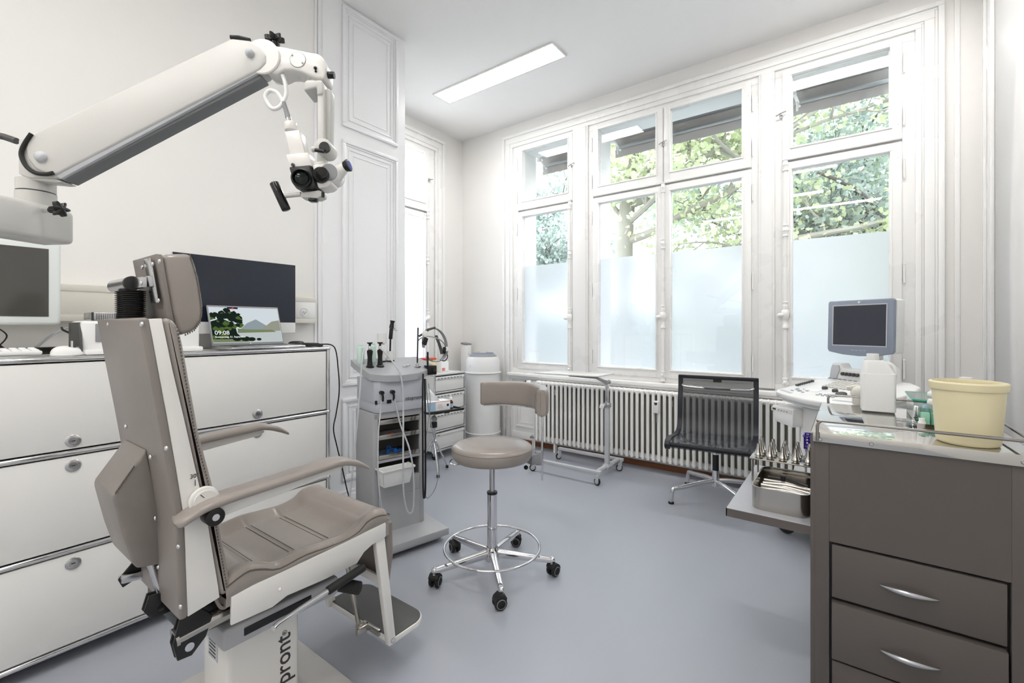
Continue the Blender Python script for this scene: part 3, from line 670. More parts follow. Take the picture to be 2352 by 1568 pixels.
def dots(path, x, n, r=.0016):
    def g(m):
        L = [0]
        for a, b in zip(path, path[1:]): L.append(L[-1]+math.dist(a, b))
        for i in range(n):
            t = (i+.5)/n*L[-1]; k = max(j for j in range(len(L)) if L[j] <= t); k = min(k, len(path)-2); w = (t-L[k])/(L[k+1]-L[k])
            m.obox((x, path[k][0]+(path[k+1][0]-path[k][0])*w, path[k][1]+(path[k+1][1]-path[k][1])*w), (.002, .0024, .0048))
    return g
cp('stitching', 'stitch', bc, dots([(.385, 1.205), (.402, 1.079), (.422, .942), (.451, .814), (.470, .683), (.480, .62), (.490, .555)], -1.2515, 78))
def studs(m):
    for px, py, y in ((328, 744, .318), (384, 1029, .352), (411.5, 1254, .383), (416.5, 1392, .389), (348, 1049, .355), (358, 1189, .374), (365.6, 1301, .385), (291, 979, .345), (251, 745, .318)):
        p = at(px, py, y=y+.002); m.lathe([(0, -.005), (.003, -.0045), (.005, -.002), (.006, 0)], (p.x, p.y, p.z), (0, -.999, -.03), 12) if False else m.ball((p.x, p.y-.002, p.z), .006, 12, (1, .6, 1))
cp('dome_screw', 'chrome', bk, studs)['kind'] = 'stuff'
def pouch(m): m.prism([(.362, .905), (.34, .872), (.300, .812), (.298, .800), (.318, .70), (.336, .632), (.345, .618), (.392, .610), (.388, .76)], 'yz', -1.555, -1.378, .007, 3)
pc = cp('rear_cover', 'leather_dark', ec, pouch, 'wedge-shaped leather cover over the back mechanism')
cp('cover_stitching', 'stitch', pc, dots([(.338, .868), (.302, .812)], -1.3775, 14))
cp('angle_scale', ['white_metal', 'ink'], ec, lambda m: (m.cyl((-1.2495, .437, .787), (-1.236, .437, .787), .032, seg=36, bev=.003), m.cyl((-1.236, .437, .787), (-1.232, .437, .787), .024, seg=30), setattr(m, 'mi', 1), m.box(-1.2498, -1.2487, .4205, .4217, .824, .838), m.obox((-1.2318, .43, .80), (.001, .0015, .012), (.7, 0, 0)), m.text('30°', .014, Matrix.Translation((-1.2494, .410, .843)) @ Matrix(((0, 0, 1, 0), (1, 0, 0, 0), (0, 1, 0, 0), (0, 0, 0, 1))), .0006)))
# headrest
hx0, hx1 = -1.498, -1.325
hp = [at(px, py, x=-1.325) for px, py in ((370, 584), (405, 582), (442, 582), (456, 625), (464, 665), (470, 712), (466, 738), (452, 757), (430, 768), (408, 769), (395, 724), (382, 650))]
hc = cp('headrest', 'leather', ec, lambda m: m.prism([(p.y, p.z) for p in hp], 'yz', hx0, hx1, .014, 4))
cp('headrest_stitching', 'stitch', hc, dots([(p.y-.006, p.z-.002) for p in hp[2:9]], hx1-.0005, 40))
hb = [(at(370, 584, x=-1.325)), (at(395, 724, x=-1.325)), (at(398, 744, x=-1.325))]
cp('headrest_board', 'leather_dark', hc, lambda m: m.prism([(hb[0].y+.002, hb[0].z), (hb[2].y+.002, hb[2].z), (hb[2].y-.010, hb[2].z), (hb[0].y-.012, hb[0].z)], 'yz', hx0-.003, hx1+.003, .003))
def hplate(m):
    m.T = EI @ Matrix.Translation((-1.351, .365, 1.31)) @ Matrix.Rotation(.14, 4, 'X')
    m.box(-.021, .021, -.004, .002, -.052, .056, .003); m.box(-.021, .021, -.012, -.003, -.012, .014, .002)
    m.T = EI; m.box(-1.392, -1.335, .340, .352, 1.294, 1.320, .002)
cp('headrest_bracket', 'satin_chrome', ec, hplate)
cp('bracket_screw', 'chrome', ec, lambda m: [m.ball(at(px_, py_, y=y_), .0055, 10, (1, .6, 1)) for px_, py_, y_ in ((326.8, 614, .357), (335, 610, .357), (349.5, 606.6, .353), (365.8, 600, .354), (349.5, 692, .371), (364, 690, .371), (324, 650, .339))])['kind'] = 'stuff'
def bellow(x):
    def g(m):
        pr = [(0, 0)]
        for i in range(15): z = i*.0050; pr += [(.019, z), (.0245, z+.0018), (.0245, z+.0026), (.019, z+.0044)]
        m.lathe(pr+[(0, .075)], (x, .345, 1.217), (0, 0, 1), 28)
    return g
for x in (-1.413, -1.466): cp('bellows', 'black_rubber', ec, bellow(x))
cp('cross_tube', ['satin_chrome', 'black_plastic'], ec, lambda m: (m.cyl((-1.535, .338, 1.307), (-1.405, .338, 1.307), .0165, seg=28), setattr(m, 'mi', 1), m.cyl((-1.405, .338, 1.307), (-1.390, .338, 1.307), .0175, seg=28, bev=.003), m.cyl((-1.538, .338, 1.307), (-1.535, .338, 1.307), .0165, seg=28)))
# arms
def arm(x0, x1, yo=0, zo=0):
    P = spline([(.375, .752), (.40, .765), (.45, .780), (.60, .789), (.74, .797), (.79, .798), (.83, .787), (.86, .772), (.882, .757)], 5); n = len(P)
    def g(m):
        def f(u, v):
            i = v*(n-1); k = min(n-2, int(i)); w = i-k; y = P[k][0]*(1-w)+P[k+1][0]*w+yo; z = P[k][1]*(1-w)+P[k+1][1]*w+zo
            t = .011 if v < .8 else .011*(1-(v-.8)*3.2); a = u*2*PI; ww = (x1-x0)/2
            e = 1.0 if v > .09 else math.sqrt(max(0.0, 1-((.09-v)/.09)**2))*.98+.02
            e2 = 1 if v < .95 else 1-(v-.95)*8
            return ((x0+x1)/2+ww*e*e2*math.copysign(abs(math.cos(a))**.45, math.cos(a)), y, z+t*e*math.copysign(abs(math.sin(a))**.7, math.sin(a)))
        m.surf(f, 32, 50, closeu=True)
    return g
def armset(x0, x1, out, yo=0, zo=0):
    a = cp('armrest', 'leather', ec, arm(x0, x1, yo, zo), sharp=60)
    xm = (x0+x1)/2
    cp('armrest_support', 'white_metal', a, lambda m: m.prism([(.455+yo, .738+zo), (.455+yo, .772+zo), (.79+yo, .790+zo), (.80+yo, .778+zo), (.78+yo, .768+zo)], 'yz', xm-.012, xm+.012, .003))
    cp('pivot_knob', ['black_plastic', 'chrome'], a, lambda m: (m.cyl((xm, .447+yo, .752+zo), (xm+out*.036, .447+yo, .752+zo), .021, seg=32, bev=.002), setattr(m, 'mi', 1), m.cyl((xm+out*.036, .447+yo, .752+zo), (xm+out*.038, .447+yo, .752+zo), .008, seg=20), m.cyl((xm-out*.03, .447+yo, .755+zo), (xm, .447+yo, .755+zo), .012, seg=20)))
armset(-1.275, -1.200, 1); armset(-1.745, -1.67, -1, -.01, .045)
# under-seat mechanics
cp('lift_tube', 'steel', ec, lambda m: (m.cyl((-1.30, .40, .455), (-1.30, .60, .470), .021, seg=20), m.cyl((-1.30, .393, .454), (-1.30, .40, .455), .023, seg=20)))
cp('gas_spring', 'satin_chrome', ec, lambda m: m.tube([(-1.40, .375, .615), (-1.385, .40, .50)], .009, 10))
for dx in (0, .018): cp('hinge_plate', 'black_plastic', ec, lambda m: m.prism([(.40, .505), (.435, .52), (.47, .48), (.455, .435), (.425, .405), (.395, .408), (.386, .45)], 'yz', -1.305+dx, -1.298+dx, .002))
for dx in (0, .016): cp('hinge_plate', 'black_plastic', ec, lambda m: m.prism([(.365, .545), (.44, .535), (.42, .485), (.37, .485), (.355, .51)], 'yz', -1.395+dx, -1.389+dx, .002))
cp('hinge_plate', 'black_plastic', ec, lambda m: m.prism([(.34, .545), (.39, .60), (.40, .54), (.35, .52)], 'yz', -1.53, -1.524, .002))
for a_, b_, r_0 in (((-1.32, .418, .432), (-1.274, .418, .432), .010), ((-1.40, .388, .507), (-1.368, .388, .507), .008), ((-1.54, .352, .545), (-1.515, .352, .545), .008)): cp('hinge_pin', 'chrome', ec, lambda m: m.cyl(a_, b_, r_0, seg=16))
cp('link_bar', 'satin_chrome', ec, lambda m: m.prism([(.345, .535), (.43, .525), (.43, .545), (.345, .557)], 'yz', -1.522, -1.512, .003))
cp('leather_skirt', 'leather_dark', ec, lambda m: m.tube([(-1.262, .468, .531), (-1.262, .480, .502), (-1.262, .494, .497), (-1.262, .512, .518)], .004, 8, smooth=5) or m.prism([(.465, .53), (.482, .497), (.495, .495), (.515, .52)], 'yz', -1.62, -1.268, .003))
cp('lever', ['chrome', 'black_rubber'], ec, lambda m: (m.tube([(-1.21, .585, .413), (-1.215, .60, .4155), (-1.22, .68, .425), (-1.22, .752, .434)], .0075, 14), setattr(m, 'mi', 1), m.cyl((-1.22, .745, .433), (-1.225, .872, .448), .0125, seg=18, bev=.003)))
cp('foot_release', ['chrome', 'black_rubber'], ec, lambda m: (m.tube([(-1.38, .78, .43), (-1.35, .82, .40), (-1.33, .85, .372), (-1.32, .86, .366)], .010, 12, smooth=5), setattr(m, 'mi', 1), m.cyl((-1.335, .85, .366), (-1.265, .885, .362), .020, seg=24, bev=.003)))
# calf pad and footrest
cf = cp('calf_pad', 'leather_dark', ec, lambda m: m.prism([(-1.645, .535), (-1.262, .535), (-1.258, .42), (-1.275, .325), (-1.30, .312), (-1.61, .312), (-1.64, .325), (-1.655, .42)], 'xz', .984, 1.016, .008, 3))
def legs(m):
    for x in (-1.272, -1.632):
        m.prism([(.935, .50), (.972, .50), (1.018, .135), (1.008, .118), (.99, .12)], 'yz', x, x+.022, .003)
    m.prism([(-1.62, .365), (-1.26, .365), (-1.26, .335), (-1.62, .335)], 'xz', .962, .972, .002)
cp('footrest_leg', 'white_metal', ec, legs)['kind'] = 'stuff'
def rr(x0, x1, y0, y1, r, front=True):
    P = [(x0, y0), (x1, y0)]
    for cx, cy, a0 in ((x1-r, y1-r, 0), (x0+r, y1-r, PI/2)):
        for k in range(9): a = a0+k*PI/16; P.append((cx+r*math.cos(a), cy+r*math.sin(a)))
    return P
fp = cp('footplate', 'white_metal', ec, lambda m: m.prism(rr(-1.632, -1.252, 1.0, 1.17, .06), 'xy', .118, .136, .002))
cp('footplate_mat', 'dark_grey', fp, lambda m: m.prism(rr(-1.628, -1.256, 1.004, 1.166, .057), 'xy', .1362, .139, .001), 'dark rubber mat, worn')
cp('footrest_rod', 'steel', ec, lambda m: (m.tube([(-1.402, .93, .375), (-1.393, .972, .142)], .008, 12), m.cyl((-1.405, .974, .143), (-1.375, .974, .143), .010, seg=14), m.box(-1.385, -1.37, .95, 1.0, .125, .150, .003), m.box(-1.40, -1.31, .99, 1.002, .128, .150, .002)))
cp('pivot_bolt', 'chrome', ec, lambda m: (m.cyl((-1.252, 1.004, .135), (-1.244, 1.004, .135), .009, seg=18), m.cyl((-1.244, 1.004, .135), (-1.242, 1.004, .135), .004, seg=6)))

# ------------------------------------------------------------------ measured vertical planes
class Plane:
    def __init__(s, P, u, z0=0):
        s.P = Vector(P); s.u = Vector(u).normalized(); s.rz = math.atan2(s.u.y, s.u.x); s.n = Vector((-s.u.y, s.u.x)); s.z0 = z0
    def q(s, px, py, off=0):                       # photo point on this plane, off metres behind it -> local x, y, z
        l = (px-1176)/1045.0; v = FWD+RGT*l; P = s.P+s.n*off
        det = -v.x*s.u.y+v.y*s.u.x; d = (-P.x*s.u.y+P.y*s.u.x)/det; k = -(v.x*P.y-v.y*P.x)/det
        pt = v*d; k = (pt-P).dot(s.u)
        return (k, off, CAMH-(py-752)*d/1045-s.z0)
    def q2(s, px, py, off=0):
        a = s.q(px, py, off); return (a[0], a[2])

# ------------------------------------------------------------------ microscope on its swing arm
AP = Plane((-1.57, .207), (.39, .31)); q = AP.q; q2 = AP.q2
mi = thing('ear_microscope', 'white swing-arm microscope reaching in from the upper left over the chair', 'microscope', (-1.57, .207, 0), AP.rz)
TH = .058
def mp_(name, mats, fn, parent=None, label=None, sharp=38): return part(name, mats, parent or mi, fn, label, sharp)
beam = [q2(*p) for p in ((72.7, 306), (530, 87), (574, 92), (598, 107), (611, 126), (611, 144), (597, 159), (128, 401), (105, 399), (80, 388), (62, 365), (57, 338), (62, 318))]
bmo = mp_('arm_beam', 'warm_grey_white', lambda m: m.prism(beam, 'xz', 0, TH, .006, 3))
mp_('arm_underframe', 'light_grey', lambda m: m.prism([q2(*p, .004) for p in ((118, 396), (590, 155), (590, 168), (138, 411))], 'xz', .004, TH-.004, .002))
mp_('lower_link', 'dark_link', lambda m: m.prism([q2(*p, .012) for p in ((140, 404), (590, 160), (602, 178), (147, 417))], 'xz', .012, TH-.008, .003))
mp_('edge_trim', 'black_rubber', lambda m: m.tube([q(*p, -.002) for p in ((72.5, 307), (60, 325), (50, 345), (50, 362), (62, 384), (82, 397), (105, 400), (122, 397))], .0048, 8, smooth=4))
mp_('edge_trim', 'black_rubber', lambda m: m.tube([q(*p, .012) for p in ((530, 86), (550, 87), (574, 93))], .0055, 8))
def cap(px, py, r):
    c = q(px, py); return lambda m: m.lathe([(r, 0), (r, .004), (r*.8, .009), (r*.4, .012), (0, .0125)], (c[0], 0, c[2]), (0, -1, 0), 24)
mp_('pivot_cap', 'light_grey', cap(96, 361, .0135)); mp_('pivot_cap', 'light_grey', cap(575, 123, .0105))
pb_ = q(70, 395)
def yoke(m):
    m.prism([q2(*p, .0) for p in ((37, 318), (72, 310), (130, 400), (125, 408), (60, 406), (37, 398))], 'xz', .004, TH-.004, .004)
    m.prism([q2(*p) for p in ((36, 398), (102, 400), (138, 415), (120, 416), (60, 410))], 'xz', .01, TH-.01, .003)
mp_('elbow_yoke', 'warm_grey_white', yoke)
ce = q(71, 420, TH/2); r_ = .037
zt_ = q(71, 403, 0)[2]; zm_ = q(71, 431, 0)[2]; zb_ = q(71, 470, 0)[2]
mp_('swivel_post', ['warm_grey_white', 'ink'], lambda m: (m.cyl((ce[0], .042, zm_+.001), (ce[0], .042, zt_), r_, seg=36), m.cyl((ce[0], .042, zb_), (ce[0], .042, zm_-.002), r_+.001, seg=36), setattr(m, 'mi', 1), m.cyl((ce[0], .042, zm_-.002), (ce[0], .042, zm_+.001), r_-.001, seg=30)))
# horizontal carrier arm going back to the floor stand behind the picture's left edge
ca = Vector((.48, -.877)); la = Vector((ca.dot(AP.u), ca.dot(AP.n))); la.normalize(); cx0 = Vector((ce[0]+.0, .042))
def carrier(m):
    m.T = Matrix.Translation((cx0.x, cx0.y, 0)) @ Matrix.Rotation(math.atan2(la.y, la.x), 4, 'Z')
    m.prism([(-.055, 1.50), (-.055, 1.415), (.10, 1.415), (.16, 1.43), (.52, 1.43), (.52, 1.505), (.0, 1.505)], 'xz', -.045, .045, .012, 3)
mp_('carrier_arm', 'warm_grey_white', carrier)
st = cx0+la*.5
def stand(m):
    m.cyl((st.x, st.y, .06), (st.x, st.y, 1.43), .032, seg=28); m.cyl((st.x, st.y, .05), (st.x, st.y, .09), .07, seg=28)
    for k in range(4): a = k*PI/2+.6; m.obox((st.x+.13*math.cos(a), st.y+.13*math.sin(a), .065), (.26, .045, .03), (0, 0, a), .006); m.cyl((st.x+.24*math.cos(a), st.y+.24*math.sin(a), 0), (st.x+.24*math.cos(a), st.y+.24*math.sin(a), .05), .02, seg=16)
mp_('floor_stand', 'warm_grey_white', stand)
kn = q(133, 481)
def starknob(m, c, ax, r, h, lobes=6):
    ax = Vector(ax).normalized(); Rm = ax.to_track_quat('Z', 'Y').to_matrix().to_4x4(); old = m.T.copy(); m.T = m.T @ Matrix.Translation(c) @ Rm
    m.surf(lambda u, v: ((r*(.78+.22*math.cos(lobes*u*2*PI)))*min(1, math.sin(v*PI)*2.2+.001)*math.cos(u*2*PI), (r*(.78+.22*math.cos(lobes*u*2*PI)))*min(1, math.sin(v*PI)*2.2+.001)*math.sin(u*2*PI), h*v), 60, 10, closeu=True)
    m.cyl((0, 0, -h*.8), (0, 0, h*.3), r*.38, seg=16); m.T = old
mp_('clamp_knob', ['black_plastic', 'chrome'], lambda m: (starknob(m, (kn[0]-.004, .0, kn[2]), (1, -.25, .05), .019, .022), setattr(m, 'mi', 1), m.cyl((kn[0]-.045, .012, kn[2]), (kn[0]-.015, .004, kn[2]), .006, seg=12)))
mp_('supply_cable', 'dark_grey', lambda m: m.tube([q(38, 324, .04), q(15, 316, .04), q(0, 312, .04), q(-60, 300, .06), (st.x, st.y, 1.6), (st.x, st.y, 1.5)], .008, 10, smooth=5))
# fore-arm joint and head
fore = [q2(*p) for p in ((592, 95), (640, 101), (724, 117.5), (737, 125), (743, 136), (743, 168), (740, 176), (722, 174), (702, 166), (690, 160), (668, 155), (650, 154.5), (640, 160), (628, 164), (604, 161))]
def forearm(m):
    m.prism(fore, 'xz', .008, TH+.012, .005, 3)
    a = q(599, 127); m.lathe([(0, 0), (.042, 0), (.0435, .002), (.0435, .006), (.041, .008), (0, .008)], (a[0], .011, a[2]), (0, -1, 0), 48)
fa = mp_('forearm_joint', 'white_metal', forearm)
ic = q(681, 133)
mp_('inspection_cover', ['white_metal', 'mid_grey'], lambda m: (m.cyl((ic[0], .0085, ic[2]), (ic[0], .0065, ic[2]), .0185, seg=40), setattr(m, 'mi', 1), m.torus((ic[0], .0075, ic[2]), .0192, .0006, (0, 1, 0), 40, 6), m.cyl((ic[0]-.013, .007, ic[2]+.01), (ic[0]-.013, .005, ic[2]+.01), .0022, seg=8), m.cyl((ic[0]+.012, .007, ic[2]-.009), (ic[0]+.012, .005, ic[2]-.009), .0022, seg=8)), fa)
k2 = q(616, 88)
mp_('tension_knob', 'black_plastic', lambda m: (m.cyl((k2[0]+.002, .035, k2[2]-.014), (k2[0], .035, k2[2]+.012), .010, seg=18), starknob(m, (k2[0], .035, k2[2]+.012), (-.1, 0, 1), .023, .018)), fa)
k3 = q(743, 157); k4 = q(722, 154)
mp_('side_button', 'black_gloss', lambda m: (m.cyl((k3[0]-.004, .03, k3[2]), (k3[0]+.016, .03, k3[2]), .0085, seg=16), m.ball((k4[0], .006, k4[2]+.001), .0042, 10), m.ball((k4[0]+.001, .006, k4[2]-.007), .0028, 10)), fa)
k5 = q(713, 120)
mp_('cable_clip', 'white_plastic', lambda m: m.tube([(k5[0]-.018, .03, k5[2]-.004), (k5[0]-.012, .03, k5[2]+.008), (k5[0]+.006, .03, k5[2]+.007), (k5[0]+.018, .03, k5[2]-.004)], .006, 8, smooth=5), fa)
mp_('head_swivel', 'warm_grey_white', lambda m: (m.cyl((q(711, 170)[0], .035, q(711, 190)[2]), (q(711, 170)[0], .035, q(711, 168)[2]), .0145, seg=28), m.prism([q2(*p) for p in ((697, 190), (703, 183), (737, 183), (741, 188), (741, 215), (727, 218), (727, 200), (697, 208))], 'xz', .0, .066, .004, 3)))
hang = mp_('hanger_bar', 'warm_grey_white', lambda m: (m.prism([q2(*p) for p in ((727, 186), (741, 186), (742, 335), (742, 372), (726, 374), (727, 335))], 'xz', .004, .034, .003), m.prism([q2(*p, .02) for p in ((741, 205), (752, 201), (758, 204), (759, 210), (757, 333), (743, 333))], 'xz', .022, .052, .003)))
def clamp(m):
    a = q(745, 340); m.cyl((a[0], -.014, a[2]), (a[0], .04, a[2]), .020, seg=28, bev=.004); m.mi = 1; b = q(752, 345); m.cyl((b[0], -.022, b[2]), (b[0], -.012, b[2]), .0125, seg=24)
    m.tube([q(722, 344, -.02), q(746, 348, -.024)], .0045, 10); m.mi = 0; c = q(720, 343, -.02); m.ball(c, .007, 12)
mp_('tilt_clamp', ['warm_grey_white', 'black_plastic'], clamp, hang)
def guide(m): m.tube([q(x, y, .02) for x, y in ((649, 172), (655, 190), (657.5, 215), (652, 232), (640, 247), (625, 249), (612, 232), (610, 218), (620, 208), (635, 212), (645, 225), (651, 236))], .0052, 12, smooth=6)
mp_('light_cable', 'white_plastic', guide)
mp_('cable_sleeve', 'mid_grey', lambda m: m.tube([q(651, 235, .02), q(657, 253, .02), q(662, 270, .02)], lambda u: .0055 if u < .6 else .0068, 12))
dn = lambda a, b, r0, r1, m, off=.02, seg=24, bev=0: m.cyl(q(a[0], a[1], off), q(b[0], b[1], off), r0, r1, seg, bev)
def lamp(m):
    dn((667, 282), (669, 300), .0155, .0155, m, bev=.002); m.prism([q2(*p, -.0) for p in ((653, 301), (686, 297), (700, 352), (666, 356))], 'xz', .001, .038, .002)
    m.prism([q2(*p, -.006) for p in ((657, 355), (708, 350), (717, 381), (667, 386))], 'xz', -.008, .046, .002)
    m.mi = 1; dn((662, 268), (665, 283), .006, .006, m); m.mi = 2; a = q(673, 379, -.009); m.cyl(a, (a[0], -.0115, a[2]), .0042, seg=12)
mp_('lamp_housing', ['white_metal', 'chrome', 'ink'], lamp, hang)
def optics(m):
    m.prism([q2(*p, 0) for p in ((667, 386), (716, 381), (730, 427), (725, 436), (684, 435), (680, 430))], 'xz', -.010, .05, .004, 3)
    a = q(693, 411, -.012); m.mi = 0; m.lathe([(.022, .022), (.024, 0), (.0235, -.008), (.020, -.011), (.018, -.006), (.018, .002)], (a[0], a[1]+.0, a[2]), (-.25, 1, -.1), 36)
    m.mi = 1; m.lathe([(.0185, -.004), (.012, -.008), (0, -.009)], (a[0], a[1], a[2]), (-.25, 1, -.1), 36)
op = mp_('objective_block', ['black_plastic', 'lens_glass'], optics, hang)
def bodyo(m):
    m.prism([q2(*p, 0) for p in ((717, 379), (745, 373), (760, 395), (763, 422), (752, 430), (731, 433))], 'xz', -.004, .048, .005, 3)
    m.prism([q2(*p, 0) for p in ((714, 372), (742, 368), (745, 378), (718, 382))], 'xz', .002, .042, .002)
mp_('magnification_body', 'white_metal', bodyo, hang)
def knobs(m):
    a = q(737, 403, -.006); m.cyl(a, (a[0]+.004, a[1]-.008, a[2]), .0195, .0185, 30); m.cyl((a[0]+.004, a[1]-.008, a[2]), (a[0]+.016, a[1]-.030, a[2]), .0125, .0115, 26, .002)
    b = q(742, 442, 0); m.cyl(b, (b[0], b[1], b[2]-.012), .004, seg=10)
mp_('magnification_knob', 'black_plastic', knobs, hang)
def bino(m):
    a = q(758, 397, .0); m.cyl((a[0]-.002, -.002, a[2]), (a[0]-.002, .048, a[2]), .024, seg=36, bev=.003)
    m.cyl((a[0]+.004, .02, a[2]+.002), q(793, 382, .015), .021, .013, 28, .002)
    m.mi = 1; m.cyl((a[0]-.002, -.003, a[2]), (a[0]-.002, -.0045, a[2]), .021, seg=36)
mp_('binocular_tube', ['white_metal', 'mid_grey'], bino, hang)
def eye(m):
    a = Vector(q(791, 383, .014)); b = Vector(q(803, 379, .012)); m.cyl(a, b, .0125, .0155, 26, .002); c = Vector(q(794, 370, .01)); m.cyl(c, (c[0], c[1]-.0, c[2]-.012), .0025, seg=8)
    m.mi = 1; dd = (b-a).normalized(); m.cyl(b, b+dd*.0006, .0115, seg=20)
mp_('eyepiece', ['black_plastic', 'lens_blue'], eye, hang)
def focus(m):
    m.prism([q2(*p, 0) for p in ((690, 442), (731, 436), (740, 440), (740, 449), (728, 455), (690, 453))], 'xz', .0, .035, .003); dn((651, 450), (692, 446), .0055, .006, m, .015)
    m.mi = 1; m.obox(q(720, 460, .01), (.022, .02, .009), (0, 0, 0), .004)
    m.mi = 1; dn((629, 420), (658, 482), .0108, .0108, m, .012, 24, .002)
mp_('handgrip', ['warm_grey_white', 'black_gloss'], focus, hang)

# ------------------------------------------------------------------ grey ENT equipment cart
CP = Plane((-2.058, 1.526), (.2245, .9745)); cart = thing('equipment_cart', 'tall grey medical equipment cart with hoses, shelves and a white bin, behind the chair footrest', 'equipment cart', (-2.058, 1.526, 0), CP.rz)
def tz(y): return .952+.36*y
def shear(m, y0=0): 
    for v in m.bm.verts: v.co.z += .36*v.co.y
part('cart_base', 'cart_grey', cart, lambda m: (m.box(-.06, .37, -.17, .33, .035, .075, .004), m.box(-.03, .34, -.13, .30, .012, .035)))
part('caster', 'black_plastic', cart, lambda m: [m.cyl((x, y-.01, .0175), (x, y+.01, .0175), .0175, seg=16) for x in (0, .31) for y in (-.10, .27)])['kind'] = 'stuff'
def body(m):
    m.box(-.004, .028, 0, .24, .075, .735, .006); m.box(.278, .308, 0, .24, .075, .735, .006); m.box(.02, .29, .22, .24, .075, .735)
    m.box(.028, .278, 0, .22, .075, .27); m.box(.028, .278, 0, .03, .27, .36, .002); m.box(.0, .304, 0, .24, .70, .735, .003); m.box(.028, .278, .0, .012, .46, .475)
part('cart_body', 'cart_grey', cart, body)
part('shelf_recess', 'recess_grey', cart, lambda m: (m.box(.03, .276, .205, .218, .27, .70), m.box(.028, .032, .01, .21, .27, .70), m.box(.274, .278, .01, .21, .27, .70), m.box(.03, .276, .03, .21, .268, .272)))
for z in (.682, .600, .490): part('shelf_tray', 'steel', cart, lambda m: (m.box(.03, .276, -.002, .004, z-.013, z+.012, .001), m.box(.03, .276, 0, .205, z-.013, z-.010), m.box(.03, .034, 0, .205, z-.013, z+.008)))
def head(m):
    m.prism([(.006, .004), (.03, -.012), (.28, -.012), (.304, .004), (.304, .23), (.006, .23)], 'xy', .737, .795, .002); m.prism([(.002, .002), (.03, -.016), (.28, -.016), (.308, .002), (.308, .235), (.002, .235)], 'xy', .79, .92, .002)
hd = part('cart_head', 'cart_head', cart, head)
def slab(m):
    m.prism([(-.052, .19), (-.05, .14), (-.022, .0), (.05, -.030), (.15, -.040), (.25, -.030), (.31, -.008), (.40, .045), (.40, .08), (.36, .19)], 'xy', .915, .952, .002); shear(m)
part('cart_top', 'cart_top', cart, slab, sharp=14)
FT = Matrix(((1, 0, 0, 0), (0, 0, -1, 0), (0, 1, 0, 0), (0, 0, 0, 1)))
part('lettering', 'ink', hd, lambda m: m.text('otopront', .0285, Matrix.Translation((.178, -.0165, .792)) @ FT, .0006, .0003))
part('power_socket', 'black_plastic', hd, lambda m: (m.box(.005, .018, -.008, -.002, .785, .805, .001), m.box(.068, .095, -.0175, -.0155, .785, .805, .001)))
for px, py in ((877, 902), (902, 900)):
    a = CP.q(px, py, -.03); part('plug', 'black_plastic', hd, lambda m: (m.cyl((a[0], -.016, a[2]), (a[0], -.040, a[2]), .011, seg=16), m.tube([(a[0], -.034, a[2]), (a[0]+.002, -.040, a[2]-.02), (a[0]+.004, -.034, a[2]-.045)], .006, 10)))
def bin_(m):
    A = CP.q(870, 1063, -.03); 
    m.T = Matrix.Translation((.012, -.087, .345))
    for (x0, x1, y0, y1) in ((0, .185, 0, .006), (0, .185, .075, .081), (0, .006, 0, .081), (.179, .185, 0, .081)): m.box(x0, x1, y0, y1, 0, .095, .003)
    m.box(0, .185, 0, .081, 0, .005, .002); m.box(-.006, .191, -.006, .0, .085, .097, .003); m.box(-.006, 0, -.006, .085, .085, .097, .003); m.box(.185, .191, -.006, .085, .085, .097, .003)
    for v in m.bm.verts:
        k = (v.co.z-.345)/.095; v.co.x = .104+(v.co.x-.104)*(.82+.18*k); v.co.y = -.004+(v.co.y+.004)*(.75+.25*k)
tag_bin = part('waste_bin', 'white_plastic', None, bin_); tag(tag_bin, 'small white open plastic bin hung on the front of the grey equipment cart', 'bin'); tag_bin.location = (-2.058, 1.526, 0); tag_bin.rotation_euler = (0, 0, CP.rz)
def onct(name, label, cat, x, y, group=None):
    w = Vector(CP.P)+CP.u*x+CP.n*y; t = thing(name, label, cat, (w.x, w.y, tz(y)-.004 if y < .2 else tz(y)), CP.rz, group); return t
def bottle(t, mt, r, h, capm, cr, ch, nm='bottle_body'):
    part(nm, mt, t, lambda m: m.lathe([(0, 0), (r*.9, 0), (r, .004), (r, h*.90), (r*.93, h*.95), (cr*.9, h), (0, h)], seg=24)); part('cap', capm, t, lambda m: m.cyl((0, 0, h-.002), (0, 0, h+ch), cr, seg=20, bev=.001))
t = onct('disinfectant_bottle', 'leftmost pale green disinfectant bottle on the equipment cart top', 'bottle', -.015, .14); bottle(t, 'green_liquid', .020, .098, 'teal_pale', .012, .004)
t = onct('disinfectant_bottle', 'pale green bottle between the two black instrument handles on the equipment cart', 'bottle', .062, .15); bottle(t, 'green_liquid', .017, .100, 'teal_pale', .012, .004)
t = onct('pump_bottle', 'white bottle with a white cup upside down on it, on the equipment cart', 'bottle', .115, .15); bottle(t, 'white_plastic', .020, .105, 'black_plastic', .012, .006); part('cup', 'ultra_white', t, lambda m: m.lathe([(.022, .105), (.024, .107), (.028, .165), (.026, .166), (.02, .11)], seg=24)); part('bottle_foot', 'black_plastic', t, lambda m: m.cyl((0, 0, .0), (0, 0, .006), .023, seg=24))
t = onct('instrument_holder', 'white cylindrical instrument holder under the black rigid scope', 'holder', .165, .15); part('tube', 'ultra_white', t, lambda m: m.lathe([(0, 0), (.019, 0), (.019, .06), (.016, .06), (.016, .01), (0, .01)], seg=24)); part('holder_foot', 'black_plastic', t, lambda m: m.cyl((0, 0, 0), (0, 0, .006), .026, seg=24))
